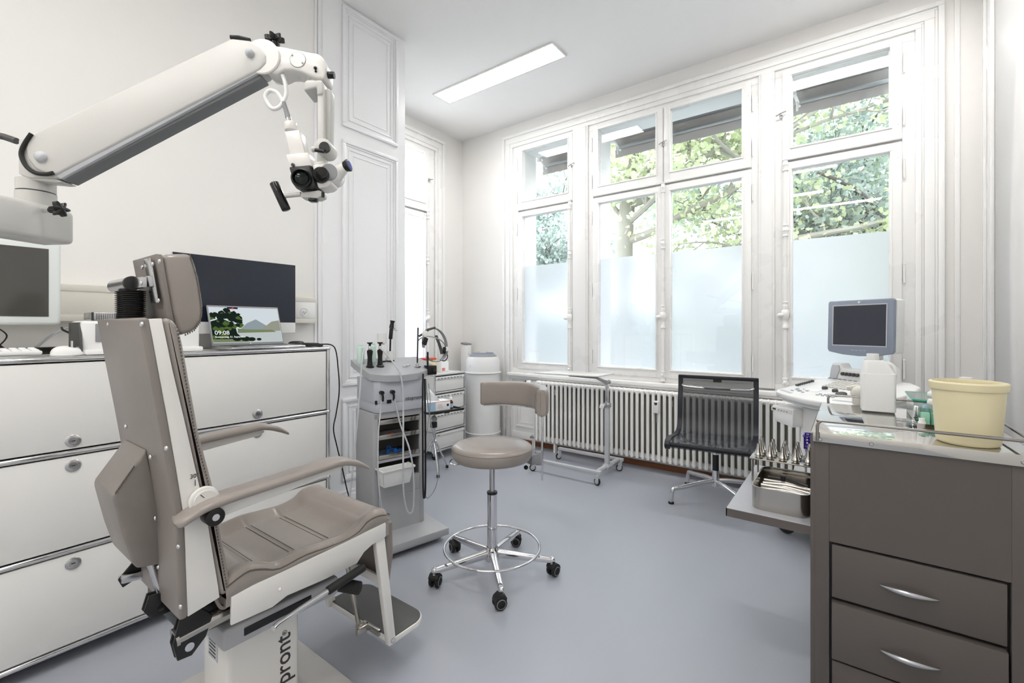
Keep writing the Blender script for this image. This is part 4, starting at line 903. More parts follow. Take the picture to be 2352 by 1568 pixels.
def handle(label, x, y):
    t = onct('handheld_otoscope', label, 'otoscope', x, y, 'black instrument handles standing on the cart')
    part('grip', 'black_plastic', t, lambda m: m.lathe([(0, 0), (.023, 0), (.023, .005), (.015, .012), (.0125, .04), (.0125, .06), (.016, .085), (.016, .092), (.009, .10), (0, .10)], seg=24))
    part('neck', 'chrome', t, lambda m: m.lathe([(.007, .095), (.008, .112), (.006, .118), (0, .118)], seg=16)); part('eyecup', 'black_plastic', t, lambda m: m.lathe([(.006, .115), (.006, .128), (.015, .134), (.016, .139), (0, .139)], seg=24))
handle('left of the two black instrument handles standing on the equipment cart', .015, .085)
handle('right of the two black instrument handles standing on the equipment cart', .075, .085)
t = onct('rigid_scope', 'black rigid scope with eyecup standing tall in the white holder on the equipment cart', 'endoscope', .165, .15)
part('shaft', 'black_gloss', t, lambda m: m.cyl((0, 0, .012), (.004, 0, .14), .005, seg=12)); part('scope_body', 'black_plastic', t, lambda m: (m.cyl((.004, 0, .13), (.010, 0, .195), .011, seg=18, bev=.002), m.cyl((.010, 0, .195), (.014, 0, .22), .014, .012, 18), m.cyl((.014, 0, .22), (.017, 0, .238), .010, .015, 20))); part('light_post', 'chrome', t, lambda m: (m.cyl((.012, 0, .185), (.042, -.01, .183), .004, seg=10), m.ball((.03, 0, .192), .006, 10)))
t = onct('metal_ring_pair', 'two small chrome rings lying on the equipment cart top', 'rings', .215, .06); part('ring', 'chrome', t, lambda m: m.torus((0, 0, .006), .013, .0025, seg=24, rs=6)); part('ring', 'chrome', t, lambda m: m.torus((.026, .012, .010), .013, .0025, seg=24, rs=6))
def ctube(name, mt, pts, r, label, cat='cable', sm=8):
    o = part(name, mt, None, lambda m: m.tube([CP.q(*p) for p in pts], r, 8, smooth=sm)); o.location = (-2.058, 1.526, 0); o.rotation_euler = (0, 0, CP.rz); return tag(o, label, cat)
ctube('instrument_hose', 'light_grey', [(838, 800, .07), (833, 815, -.03), (829, 860, -.06), (824, 930, -.07), (816, 1020, -.06), (808, 1100, -.05), (803, 1160, -.05), (808, 1330, -.05)], .0042, 'pale hose hanging from the left instrument handle past the cart side', 'hose')
ctube('instrument_hose', 'light_grey', [(870, 798, .07), (880, 805, .03), (905, 835, -.03), (922, 870, -.06), (926, 930, -.07), (926, 1050, -.11), (927, 1130, -.11), (934, 1168, -.11), (943, 1178, -.11), (950, 1160, -.11), (950, 1090, -.11), (940, 1030, -.10), (920, 975, -.05), (908, 925, -.04), (905, 912, -.035)], .0045, 'long pale hose looping from the right instrument handle down and back to its plug', 'hose')
ctube('plug_lead', 'light_grey', [(876, 920, -.036), (874, 945, -.04), (869, 1000, -.08), (869, 1100, -.105), (877, 1170, -.10), (880, 1240, -.05)], .0035, 'pale lead dropping straight from the left plug over the shelves', 'cable')
ctube('suction_hose', 'black_rubber', [(972, 858, -.03), (971, 900, -.05), (971, 1000, -.05), (972, 1120, -.05), (974, 1143, -.05), (977, 1120, -.045), (977, 1000, -.045), (976, 900, -.04), (976, 870, -.02)], .0055, 'thick black hose hanging in a long narrow loop at the cart right edge', 'hose')
ctube('headlight_lead', 'mid_grey', [(978, 870, -.0), (982, 920, .0), (990, 970, .0), (1003, 1040, .0), (1008, 1080, .0), (1000, 1120, -.01), (985, 1142, -.02), (977, 1140, -.03)], .0028, 'thin grey lead sagging in a wide curve right of the black hose', 'cable')
ctube('thin_lead', 'mid_grey', [(984, 880, .03), (988, 925, .03), (983, 975, .03), (977, 1010, .02)], .002, 'thin grey lead twisting beside the wide grey curve at the cart edge', 'cable')
# contents of the cart shelves
def onshelf(name, mt, label, cat, fn):
    o = part(name, mt, None, fn); o.location = (-2.058, 1.526, 0); o.rotation_euler = (0, 0, CP.rz); return tag(o, label, cat)
onshelf('blue_sheet', 'label_blue', 'light blue sheet lying on the lower cart shelf', 'sheet', lambda m: m.box(.045, .20, .01, .17, .481, .484))
onshelf('blue_connectors', 'blue_plastic', 'tangle of bright blue plastic connectors on the lower cart shelf', 'connectors', lambda m: (m.tube([(.10, .05, .492), (.13, .08, .51), (.16, .05, .50), (.20, .09, .495)], .006, 8, smooth=5), m.torus((.12, .07, .515), .012, .004, (0, 1, 0), 20, 6), m.cyl((.15, .05, .492), (.15, .05, .515), .010, seg=14), m.obox((.18, .06, .495), (.05, .012, .012), (0, 0, .3), .003)))
onshelf('red_marker', 'red_plastic', 'small red piece on the middle cart shelf', 'marker', lambda m: m.obox((.13, .07, .597), (.035, .008, .008), (0, 0, .2), .003))
onshelf('paper_sheet', 'light_grey', 'grey paper lying on the middle cart shelf', 'sheet', lambda m: m.box(.05, .24, .02, .17, .591, .593))
# head mounted light on its post
hl = onct('head_light', 'grey headband lamp hanging on a black post at the right end of the equipment cart', 'head lamp', .345, .06)
part('post', ['black_plastic', 'chrome'], hl, lambda m: (m.cyl((-.055, -.01, .0), (-.050, -.01, .20), .0045, seg=12), setattr(m, 'mi', 1), m.lathe([(0, 0), (.020, 0), (.020, .004), (.010, .008), (.014, .014), (.009, .02), (0, .022)], (-.055, -.01, 0), seg=20), setattr(m, 'mi', 0), m.cyl((.0, -.035, .0), (.0, -.035, .075), .006, seg=12), m.cyl((.0, -.035, .0), (.0, -.035, .006), .022, seg=20)))
part('post_clamp', 'black_plastic', hl, lambda m: (m.box(-.012, .045, -.065, -.02, -.042, .005, .004), m.box(.01, .03, -.075, -.06, -.035, -.005, .003)))
def band(m):
    C = Vector((.055, -.01, .115))
    for k, (tilt, rx, rzv) in enumerate(((.5, .075, .085),)):
        m.surf(lambda u, v: tuple(C+Matrix.Rotation(.55, 3, 'Y') @ Vector((rx*math.cos(u*2*PI), .02*math.sin(2*u*2*PI)*0+(-.02+.018*v), rzv*math.sin(u*2*PI)*1.0))), 40, 2, .003)
part('head_strap', 'mid_grey', hl, lambda m: (m.surf(lambda u, v: (.06+.078*math.cos(PI*(1.05-u*1.5)), -.03+.03*v+.02*math.sin(u*5), .11+.088*math.sin(PI*(1.05-u*1.5))), 30, 2, .003), m.surf(lambda u, v: (.06+.07*math.cos(-.2-u*2.3), -.06+.028*v+.03*u, .09+.07*math.sin(-.2-u*2.3)), 24, 2, .004)))
part('strap_padding', 'dark_grey', hl, lambda m: (m.surf(lambda u, v: (.075+.045*math.sin(u*1.2), -.02+.026*v, .16-.10*u), 14, 2, .006), m.tube([(-.045, -.01, .155), (-.02, -.02, .17), (.0, -.02, .185), (.035, -.02, .195), (.06, -.02, .20)], .006, 8, smooth=4)))
part('lamp_arm', 'satin_chrome', hl, lambda m: m.tube([(-.05, -.01, .13), (-.045, -.03, .145), (-.01, -.05, .155), (.05, -.06, .145), (.10, -.05, .12), (.125, -.04, .09)], .0035, 8, smooth=6))
part('adjust_knob', 'white_plastic', hl, lambda m: m.cyl((-.02, -.05, .168), (-.02, -.03, .168), .017, seg=22, bev=.003))
part('adjust_knob', 'white_plastic', hl, lambda m: m.cyl((.128, -.05, .085), (.128, -.03, .085), .014, seg=22, bev=.003))
part('strap_joint', 'black_plastic', hl, lambda m: (m.obox((-.015, -.03, .13), (.025, .02, .04), (0, .4, 0), .004), m.obox((.11, -.04, .08), (.02, .02, .035), (0, .5, 0), .004), m.tube([(.128, -.04, .07), (.135, -.04, .045), (.115, -.04, .025), (.08, -.045, .03)], .003, 8, smooth=6)))

hl.scale = (1, 1, 1.15)

# ------------------------------------------------------------------ chrome-framed drawer trolley in the alcove
dt = thing('drawer_trolley', 'white rolling drawer unit with chrome tubes in the alcove corner', 'drawer unit', (-3.0, 3.08, 0)); W = .20; DD = .48
zz = (.078, .255, .430, .605, .768)
def fr4(m):
    for z in zz:
        for x in (0, -DD): m.cyl((x, -W, z), (x, W, z), .0085, seg=12)
        for y in (-W, W): m.cyl((0, y, z), (-DD, y, z), .0085, seg=12)
    for y in (-W, W):
        for x in (0, -DD): m.cyl((x, y, .07), (x, y, .768), .0085, seg=12)
part('tube_frame', 'chrome', dt, fr4); part('side_panel', 'white_lacquer', dt, lambda m: (m.box(-DD, 0, -W, -W+.003, .078, .768), m.box(-DD, 0, W-.003, W, .078, .768), m.box(-DD, 0, -W, W, .768, .774), m.box(-DD, 0, -W, W, .074, .08), m.box(-DD-.002, -DD, -W, W, .078, .768)))
for i in range(4):
    f = part('drawer_front', 'white_lacquer', dt, lambda m: m.box(-.02, -.003, -W+.012, W-.012, zz[i]+.012, zz[i+1]-.045, .002))
    part('grip_strip', 'white_lacquer', f, lambda m: m.box(-.012, .006, -W+.012, W-.012, zz[i+1]-.045, zz[i+1]-.018, .002))
    part('grip_slots', 'ink', f, lambda m: [m.box(.006, .0068, -W+.03+k*.042, -W+.055+k*.042, zz[i+1]-.038, zz[i+1]-.032) for k in range(8 if i else 1)])
for x in (-.02, -DD+.02):
    for y in (-W+.02, W-.02): part('caster', ['satin_chrome', 'black_rubber'], dt, lambda m: (m.box(x-.012, x+.012, y-.014, y+.014, .03, .07, .003), setattr(m, 'mi', 1), m.cyl((x, y-.012, .026), (x, y+.012, .026), .026, seg=20)))
TT = .775
t = thing('sharps_container', 'pale yellow sharps box on the drawer unit beside the window', 'sharps container', (-3.385, 2.935, TT)); part('box_body', 'yellow_plastic', t, lambda m: m.box(-.05, .05, -.045, .045, 0, .095, .006)); part('box_lid', 'yellow_plastic', t, lambda m: m.box(-.054, .054, -.05, .05, .095, .112, .004))
t = thing('sharps_container', 'yellow sharps box with a red lid on the drawer unit, seen through the head lamp', 'sharps container', (-3.20, 2.985, TT)); part('box_body', 'yellow_plastic', t, lambda m: m.box(-.05, .05, -.055, .055, 0, .12, .006)); part('box_lid', 'red_plastic', t, lambda m: m.box(-.054, .054, -.06, .06, .12, .14, .004), 'red lid')
t = thing('glove_box', 'small white and red carton behind the head lamp on the drawer unit', 'carton', (-3.15, 3.12, TT)); part('carton', 'label_white', t, lambda m: m.box(-.04, .04, -.05, .05, 0, .10, .002)); part('print', 'label_red', t, lambda m: m.box(.04, .0408, -.04, .0, .01, .04))
# tripod instrument tray
tt = thing('tripod_tray', 'small black instrument tray on a chrome tripod stand in front of the drawer unit', 'instrument stand', (-2.76, 2.70, 0), -.2)
part('tray', 'black_plastic', tt, lambda m: (m.box(-.12, .12, -.17, .17, .505, .512, .003), m.box(.105, .12, -.17, .17, .512, .522, .002), m.box(-.12, -.105, -.17, .17, .512, .522, .002), m.box(-.12, .12, .155, .17, .512, .522, .002), m.box(.12, .128, -.03, .02, .50, .515, .002)))
part('tray_lining', 'clear_glass', tt, lambda m: m.box(-.10, .10, -.16, .15, .5125, .516, .001))
part('stand_pole', 'chrome', tt, lambda m: (m.cyl((0, -.05, .18), (0, -.05, .505), .011, seg=16), m.cyl((0, -.05, .16), (0, -.05, .22), .020, seg=16)))
part('height_knob', ['mid_grey', 'black_plastic'], tt, lambda m: (m.cyl((.01, -.06, .45), (.05, -.075, .45), .022, seg=20, bev=.002), setattr(m, 'mi', 1), m.box(-.02, .02, -.075, -.03, .37, .42, .004)))
for k, a in enumerate((-.35, 1.75, 3.85)):
    part('leg', ['chrome', 'black_rubber'], tt, lambda m: (m.cyl((.015*math.cos(a), -.05+.015*math.sin(a), .26), (.15*math.cos(a), -.05+.15*math.sin(a), .02), .008, seg=12), setattr(m, 'mi', 1), m.cyl((.15*math.cos(a), -.05+.15*math.sin(a), 0), (.15*math.cos(a), -.05+.15*math.sin(a), .022), .012, seg=14)))
t = thing('tissue_box', 'blue and white tissue carton with a tissue sticking out, on the black tray', 'tissue box', (-2.765, 2.66, .5165), -.25)
part('carton', ['label_white', 'label_blue', 'label_red', 'ink'], t, lambda m: (m.box(-.06, .06, -.11, .11, 0, .078, .002), setattr(m, 'mi', 1), m.box(.06, .0606, -.11, -.03, .004, .07), setattr(m, 'mi', 2), m.box(.06, .0606, -.11, .11, .07, .074), [m.box(.06, .0606, -.01, .04-.003*k, .02+k*.008, .022+k*.008) for k in range(5)], setattr(m, 'mi', 3), m.box(.06, .0606, .075, .095, .03, .05)))
part('tissue', 'label_white', t, lambda m: m.surf(lambda u, v: (.03*(2*u-1)*(1-.6*v)+.008*math.sin(7*u+5*v), -.01-.05*v+.06*(u-.5)*(1-v)+.01*math.sin(9*u), .078+.105*v*(1-.3*abs(u-.5))), 12, 10, .001))
t = thing('dropper_bottle', 'small amber dropper bottle with pale label and blue-white tip on the black tray', 'bottle', (-2.72, 2.80, .5165))
part('bottle_body', 'amber', t, lambda m: m.lathe([(0, 0), (.017, 0), (.018, .003), (.018, .055), (.010, .065), (.010, .072), (0, .072)], seg=20)); part('bottle_label', 'label_blue', t, lambda m: m.lathe([(.0185, .008), (.0185, .04)], seg=20)); part('dropper_cap', 'white_plastic', t, lambda m: m.lathe([(0, .07), (.013, .07), (.013, .09), (.007, .095), (.005, .12), (.003, .125), (0, .125)], seg=18))

# tall white air device and slim tower
ac = thing('air_purifier', 'tall round white air purifier with a grey slotted top in the room corner', 'air purifier', (-3.04, 3.60, 0))
part('tower_body', 'ultra_white', ac, lambda m: m.lathe([(0, 0), (.165, 0), (.178, .02), (.178, .11), (.184, .12), (.184, .135), (.176, .14), (.176, .735), (.19, .738), (.19, .745), (.176, .75), (.172, .86), (.155, .90), (.135, .905), (.13, .90)], seg=48))
part('top_grille', ['mid_grey', 'light_grey', 'ultra_grey'], ac, lambda m: (m.lathe([(.150, .896), (.138, .915), (.112, .934), (.06, .938), (.0, .940)], seg=48), setattr(m, 'mi', 2), [m.torus((0, 0, z_), r, .0055, seg=40, rs=6) for r, z_ in ((.060, .941), (.083, .939), (.105, .937))], setattr(m, 'mi', 1), m.lathe([(0, .948), (.03, .947), (.040, .940), (.040, .930)], seg=32)))
part('status_mark', 'light_grey', ac, lambda m: (m.obox((-.02, -.175, .81), (.002, .002, .03)), m.obox((.0, -.176, .82), (.012, .002, .002))))
st_ = thing('slim_tower', 'slim white upright device with a grey slanted top behind the air purifier', 'tower device', (-3.42, 3.76, 0))
part('tower_body', 'white_plastic', st_, lambda m: m.box(-.045, .045, -.04, .04, 0, 1.01, .008)); part('tower_cap', 'mid_grey', st_, lambda m: m.obox((0, 0, 1.02), (.092, .084, .02), (0, .15, 0), .005)); part('slots', 'light_grey', st_, lambda m: [m.box(.045, .0458, -.02+.02*k, -.012+.02*k, .90-.03*j, .915-.03*j) for k in range(2) for j in range(3)])

# ------------------------------------------------------------------ radiator
rd = thing('radiator', 'long white column radiator under the window sill', 'radiator', (-2.48, 3.765, 0)); NS = 58; P_ = .0462
def section(m):
    m.tube([(0, -.042, .10), (0, -.042, .115), (0, -.042, .65), (0, -.042, .668)], .0132, 12)
    for z in (.115, .655):
        m.surf(lambda u, v: ((.0125+.003*math.sin(v*PI))*math.cos(u*2*PI), (v-.5)*.11, z+(.024 if z > .3 else .024)*math.sin(u*2*PI)*math.sin(v*PI)**.5), 14, 12, closeu=True)
        m.cyl((-P_/2, 0, z), (P_/2, 0, z), .021, seg=14)
m = MB(); section(m); sec0 = m.build('radiator_section', 'radiator_paint', rd, 50); sec0.location = (P_/2, 0, 0)
for i in range(1, NS):
    c = sec0.copy(); COL.objects.link(c); c.parent = rd; c.location = (P_/2+i*P_, 0, 0)
part('bracket', 'radiator_paint', rd, lambda m: (m.box(.2, .22, .0, .09, .55, .60), m.box(1.3, 1.32, 0, .09, .55, .60), m.box(2.3, 2.32, 0, .09, .55, .60), m.box(.2, .22, -.02, .02, 0, .10), m.box(2.3, 2.32, -.02, .02, 0, .10)))
part('gap_shade_plate', 'radiator_gap_shade', rd, lambda m: m.box(.01, NS*P_-.01, .03, .040, .115, .655, .003), 'olive-grey plate painted as the shade between the columns')  # dark plate stands in for the shade seen between the tubes
part('thermostat_valve', ['white_plastic', 'black_plastic', 'satin_chrome'], rd, lambda m: (m.cyl((-.06, -.02, .655), (-.10, -.04, .65), .022, seg=22, bev=.003), setattr(m, 'mi', 1), m.cyl((-.10, -.04, .65), (-.112, -.045, .649), .024, seg=22, bev=.002), setattr(m, 'mi', 2), m.cyl((0, 0, .655), (-.06, -.02, .655), .010, seg=14), m.cyl((-.03, 0, .655), (-.03, 0, .60), .011, seg=12)))
part('return_valve', 'satin_chrome', rd, lambda m: (m.cyl((0, 0, .115), (-.05, 0, .115), .010, seg=12), m.ball((-.05, 0, .115), .018, 12), m.cyl((-.05, 0, .115), (-.05, -.035, .115), .012, seg=12)))
part('supply_pipe', 'radiator_paint', rd, lambda m: (m.cyl((-.03, 0, 0), (-.03, 0, .65), .008, seg=12), m.cyl((-.05, .0, 0), (-.05, .0, .11), .008, seg=12)))
part('heat_meter', ['white_plastic', 'ink', 'mid_grey'], rd, lambda m: (m.box(1.190, 1.235, -.085, -.058, .50, .60, .006, 3), setattr(m, 'mi', 1), m.prism([(1.200, .588), (1.226, .588), (1.224, .572), (1.213, .564), (1.202, .572)], 'xz', -.0862, -.085), setattr(m, 'mi', 2), m.cyl((1.213, -.065, .50), (1.213, -.06, .42), .004, seg=8)))

# ------------------------------------------------------------------ overbed table
ob = thing('overbed_table', 'grey wheeled overbed table with a white tray in front of the radiator', 'overbed table', (-1.53, 3.38, 0))
part('table_frame', 'light_grey', ob, lambda m: (m.box(-.60, .02, -.225, -.190, .085, .110, .004), m.box(-.60, .02, .195, .230, .085, .110, .004), m.cyl((-.02, -.20, .097), (-.02, .21, .097), .018, seg=18), m.cyl((-.02, -.05, .097), (-.02, .02, .097), .026, seg=18), m.cyl((-.02, .03, .097), (-.02, .06, .097), .024, seg=18)))
part('post', 'light_grey', ob, lambda m: m.box(-.035, -.0, -.035, .0, .10, .60, .006))
part('inner_post', 'chrome', ob, lambda m: m.box(-.030, -.005, -.030, -.005, .59, .775, .004))
part('clamp_knob', ['satin_chrome', 'white_plastic'], ob, lambda m: (m.box(-.040, .008, -.04, .006, .565, .60, .003), setattr(m, 'mi', 1), m.obox((-.045, -.055, .575), (.036, .02, .036), (0, .3, .4), .006)))
part('tray_bracket', 'mid_grey', ob, lambda m: (m.prism([(-.02, .76), (.0, .775), (-.10, .798), (-.36, .802), (-.36, .79), (-.11, .786), (-.02, .745)], 'xz', -.03, -.005, .002), m.cyl((-.017, -.045, .765), (-.017, .012, .765), .018, seg=18)))
part('tray_top', 'white_metal', ob, lambda m: m.prism([(-.65, -.11), (-.12, -.06), (-.085, -.045), (-.075, .02), (-.07, .24), (-.60, .16)], 'xy', .802, .814, .004))
for x, y, a in ((-.59, -.21, .5), (-.0, -.215, -.3), (-.005, .215, .2), (-.59, .215, .8)):
    def cas(m):
        m.T = Matrix.Translation((x, y, 0)) @ Matrix.Rotation(a, 4, 'Z'); m.box(-.014, .014, -.014, .014, .055, .085, .004); m.box(-.02, .012, -.013, -.010, .02, .07, .002); m.box(-.02, .012, .010, .013, .02, .07, .002); m.cyl((-.01, -.009, .028), (-.01, .009, .028), .018, seg=20)
        m.mi = 1; m.lathe([(.018, -.008), (.026, -.008), (.028, 0), (.026, .008), (.018, .008)], (-.01, 0, .028), (0, 1, 0), 24)
    part('caster', ['light_grey', 'black_rubber'], ob, cas)

# ------------------------------------------------------------------ taupe stool
sl = thing('doctor_stool', 'round taupe leather stool with chrome foot ring and low curved backrest', 'stool', (-1.411, 1.741, 0))
part('seat', 'leather', sl, lambda m: m.lathe([(0, .556), (.17, .556), (.186, .560), (.196, .575), (.199, .60), (.197, .613), (.190, .622), (.17, .630), (.10, .634), (0, .635)], seg=64), sharp=60)
part('seat_piping', 'leather_dark', sl, lambda m: m.torus((0, 0, .613), .1975, .002, seg=64, rs=6))
part('seat_plate', 'black_plastic', sl, lambda m: (m.box(-.07, .07, -.07, .07, .54, .556, .003), m.cyl((0, 0, .52), (0, 0, .545), .02, seg=18)))
part('gas_column', ['chrome', 'black_plastic', 'satin_chrome'], sl, lambda m: (m.cyl((0, 0, .07), (0, 0, .385), .0245, seg=28), setattr(m, 'mi', 1), m.cyl((0, 0, .383), (0, 0, .395), .026, seg=28, bev=.002), setattr(m, 'mi', 2), m.cyl((0, 0, .39), (0, 0, .53), .0135, seg=20)))
part('height_lever', 'chrome', sl, lambda m: (m.tube([(-.03, -.05, .545), (-.12, -.13, .535), (-.165, -.125, .535), (-.175, -.10, .545), (-.16, -.085, .55)], .0035, 8, smooth=6), m.cyl((.03, -.06, .53), (.03, -.06, .556), .013, seg=16)))
part('foot_ring', 'chrome', sl, lambda m: m.torus((0, 0, .125), .234, .006, seg=72, rs=10))
def star(m):
    m.lathe([(0, .06), (.036, .06), (.042, .08), (.034, .11), (.026, .125)], seg=30)
    for k in range(5):
        a = math.radians(28.7+72*k); m.T = Matrix.Rotation(a, 4, 'Z')
        m.surf(lambda u, v: (.02+.275*v, (.019-.006*v)*math.copysign(abs(math.cos(u*2*PI))**.6, math.cos(u*2*PI)), .094-.018*v+(.020-.008*v)*math.copysign(abs(math.sin(u*2*PI))**.6, math.sin(u*2*PI))), 20, 12, closeu=True)
        m.ball((.295, 0, .078), .0145, 14, (1, 1, 1.1)); m.cyl((.295, 0, .055), (.295, 0, .08), .010, seg=12)
part('star_base', 'chrome', sl, star, sharp=50)
for k in range(5):
    def cas2(m):
        a = math.radians(28.7+72*k); m.T = Matrix.Translation((.295*math.cos(a), .295*math.sin(a), 0)) @ Matrix.Rotation(a+.9+k, 4, 'Z')
        for y in (-.0155, .0155): m.lathe([(0, -.009), (.020, -.009), (.027, -.006), (.029, 0), (.027, .006), (.020, .009), (0, .009)], (.008, y, .029), (0, 1, 0), 26)
        m.prism([(-.014, .035), (-.02, .05), (-.006, .064), (.012, .065), (.030, .052), (.036, .036), (.03, .034), (.022, .046), (.008, .052), (-.006, .046)], 'xz', -.024, .024, .003)
        m.mi = 1
        for y in (-.0255, .0255): m.lathe([(.0185, -.001), (.021, 0), (.0185, .001)], (.008, y, .029), (0, 1, 0), 26)
    part('caster', ['black_rubber', 'mid_grey'], sl, cas2)
BP = spline([(-.205, .150), (-.14, .225), (-.04, .268), (.07, .262), (.16, .205), (.225, .115), (.238, .07)], 8)
def bpad(m):
    n = len(BP)
    def f(u, v):
        i = v*(n-1); k = min(n-2, int(i)); w = i-k; x = BP[k][0]*(1-w)+BP[k+1][0]*w; y = BP[k][1]*(1-w)+BP[k+1][1]*w
        tx = BP[k+1][0]-BP[k][0]; ty = BP[k+1][1]-BP[k][1]; L = math.hypot(tx, ty); nx, ny = -ty/L, tx/L
        e = min(1, math.sqrt(max(0, 1-(1-min(1, min(v, 1-v)/.035))**2))+.02); a = u*2*PI
        c = math.copysign(abs(math.cos(a))**.4, math.cos(a)); s_ = math.copysign(abs(math.sin(a))**.4, math.sin(a)); th = .026*e; hh = .063*(.82+.18*e)
        return (x+nx*c*th, y+ny*c*th, .842+hh*s_)
    m.surf(f, 48, 80, closeu=True)
bp = part('backrest', 'leather', sl, bpad, sharp=65)
part('backrest_trim', 'leather_dark', bp, lambda m: m.tube([(.238+.0, .085+.0, .842)]+[], .001, 4) if False else m.tube([(.2225+.031*math.cos(a)*.8, .088+.031*math.cos(a)*.25, .842+.063*math.sin(a)) for a in [k*PI/14 for k in range(29)]], .0018, 6))
part('backrest_bracket', ['chrome', 'black_plastic'], sl, lambda m: (m.tube([(BP[k][0]*.98, BP[k][1]*.98, .776) for k in range(2, len(BP)-4)], .0035, 8), setattr(m, 'mi', 1), m.obox((.155, .19, .770), (.045, .03, .014), (0, 0, -.6), .003)))
part('backrest_post', 'chrome', sl, lambda m: m.obox((.183, .168, .615), (.020, .008, .35), (0, 0, -.8), .003))
part('post_bracket', ['mid_grey', 'chrome', 'black_plastic'], sl, lambda m: (m.obox((.150, .125, .555), (.07, .045, .05), (0, 0, -.4), .004), m.obox((.178, .145, .555), (.03, .03, .065), (0, 0, -.8), .003), setattr(m, 'mi', 1), m.ball((.168, .112, .56), .009, 12), m.ball((.135, .098, .558), .007, 12), setattr(m, 'mi', 2), m.ball((.14, .09, .515), .011, 12)))

# ------------------------------------------------------------------ mesh swivel chair
mc = thing('mesh_chair', 'low black mesh swivel chair with chrome four-star base in front of the radiator', 'chair', (-.745, 3.385, 0), .12)
PR = spline([(-.395, .425), (-.415, .448), (-.39, .468), (-.30, .470), (-.15, .452), (-.02, .452), (.035, .475), (.06, .53), (.075, .65), (.095, .76), (.10, .85)], 6)
def sling(x0, x1, off=0):
    n = len(PR)
    def f(u, v):
        i = v*(n-1); k = min(n-2, int(i)); w = i-k; return (x0+(x1-x0)*u, PR[k][0]*(1-w)+PR[k+1][0]*w, PR[k][1]*(1-w)+PR[k+1][1]*w+off)
    return f
part('mesh_sling', 'mesh_weave', mc, lambda m: m.surf(sling(-.235, .235), 2, 60), sharp=80)
for a, b in ((-.262, -.230), (.230, .262)): part('side_rail', 'black_blue', mc, lambda m: m.surf(sling(a, b), 3, 60, .010), sharp=60)
part('front_roll', 'black_blue', mc, lambda m: m.cyl((-.262, -.398, .447), (.262, -.398, .447), .014, seg=18))
part('top_bar', 'black_blue', mc, lambda m: m.box(-.26, .26, .088, .104, .828, .853, .004))
part('cross_bar', 'chrome', mc, lambda m: m.tube([(-.235, .08, .785), (-.20, .085, .768), (0, .11, .760), (.20, .085, .768), (.235, .08, .785)], .008, 10, smooth=6))
part('brand_tab', 'black_plastic', mc, lambda m: m.box(-.025, .03, .09, .094, .81, .835))
part('under_frame', 'chrome', mc, lambda m: ([m.tube([(-.235, y, .452), (-.16, y, .405), (0, y, .385), (.16, y, .405), (.235, y, .452)], .009, 10, smooth=6) for y in (-.19,)], m.tube([(-.235, -.03, .445), (-.16, -.08, .40), (0, -.12, .385), (.16, -.08, .40), (.235, -.03, .445)], .009, 10, smooth=6), m.box(-.03, .03, -.20, -.05, .378, .392, .003), m.cyl((0, 0, .33), (0, -.0, .39), .022, seg=20), m.box(-.02, .02, -.12, .02, .37, .385, .002)))
part('column', ['black_plastic', 'chrome'], mc, lambda m: (m.cyl((0, 0, .20), (0, 0, .34), .021, seg=22), setattr(m, 'mi', 1), m.cyl((0, 0, .10), (0, 0, .21), .025, .023, 24), m.cyl((0, 0, .32), (0, 0, .345), .023, seg=22)))
for k, a in enumerate((-2.45, 2.30, -.85, .70)):
    def lg(m):
        d_ = (math.cos(a), math.sin(a)); m.tube([(0, 0, .135), (.10*d_[0], .10*d_[1], .130), (.24*d_[0], .24*d_[1], .108), (.305*d_[0], .305*d_[1], .100), (.325*d_[0], .325*d_[1], .085), (.335*d_[0], .335*d_[1], .012)], lambda u: .017-.004*u, 12, smooth=5)
        m.mi = 1; m.cyl((.335*d_[0], .335*d_[1], 0), (.335*d_[0], .335*d_[1], .012), .019, seg=16)
    part('leg', ['chrome', 'black_rubber'], mc, lg)

# ------------------------------------------------------------------ ultrasound machine
us = thing('ultrasound_machine', 'white ultrasound machine with keyboard deck and grey monitor by the right-hand window', 'ultrasound machine', (-.36, 3.07, 0), math.atan2(-.653, .757))
def deck(m):
    P = [(.02, .0), (.0, .03), (.0, .30), (.04, .40), (.12, .45), (.44, .45), (.52, .40), (.56, .30), (.56, .03), (.54, .0), (.42, -.03), (.28, -.045), (.14, -.03)]
    m.prism(P, 'xy', .795, .83, .010, 3); m.prism([(x*.93+.02, y*.9+.02) for x, y in P], 'xy', .77, .80, .006)
dk_ = part('control_deck', 'ultra_white', us, deck)
def keysu(m):
    rnd = random.Random(2)
    for i in range(6):
        for j in range(13): m.obox((.16+j*.024, .20+i*.022, .834+.001*i), (.019, .016, .006), (0, 0, 0), .002, 1)
part('keyboard_keys', 'ultra_beige', dk_, keysu)['kind'] = 'stuff'
part('track_pad', 'white_plastic', dk_, lambda m: m.obox((.17, .11, .831), (.09, .05, .004), (0, 0, 0), .002))
part('handle_recess', 'light_grey', dk_, lambda m: (m.obox((.08, .02, .8305), (.10, .016, .002), (0, 0, -.25), .001), m.obox((.44, .02, .8305), (.12, .016, .002), (0, 0, .15), .001)))
for k, (x, y, sx, sy) in enumerate(((.20, .16, .018, .018), (.28, .14, .018, .018), (.35, .10, .032, .03), (.42, .16, .020, .020))): part('control_knob', 'dark_grey', dk_, lambda m: m.lathe([(0, 0), (sx*.8, 0), (sx*.8, .010), (sx*.65, .014), (0, .014)], (x, y, .83), seg=18))
part('slider_bank', 'dark_grey', dk_, lambda m: [m.obox((.035, .14+i*.016, .836), (.022, .007, .010), (0, 0, 0), .002, 1) for i in range(8)])
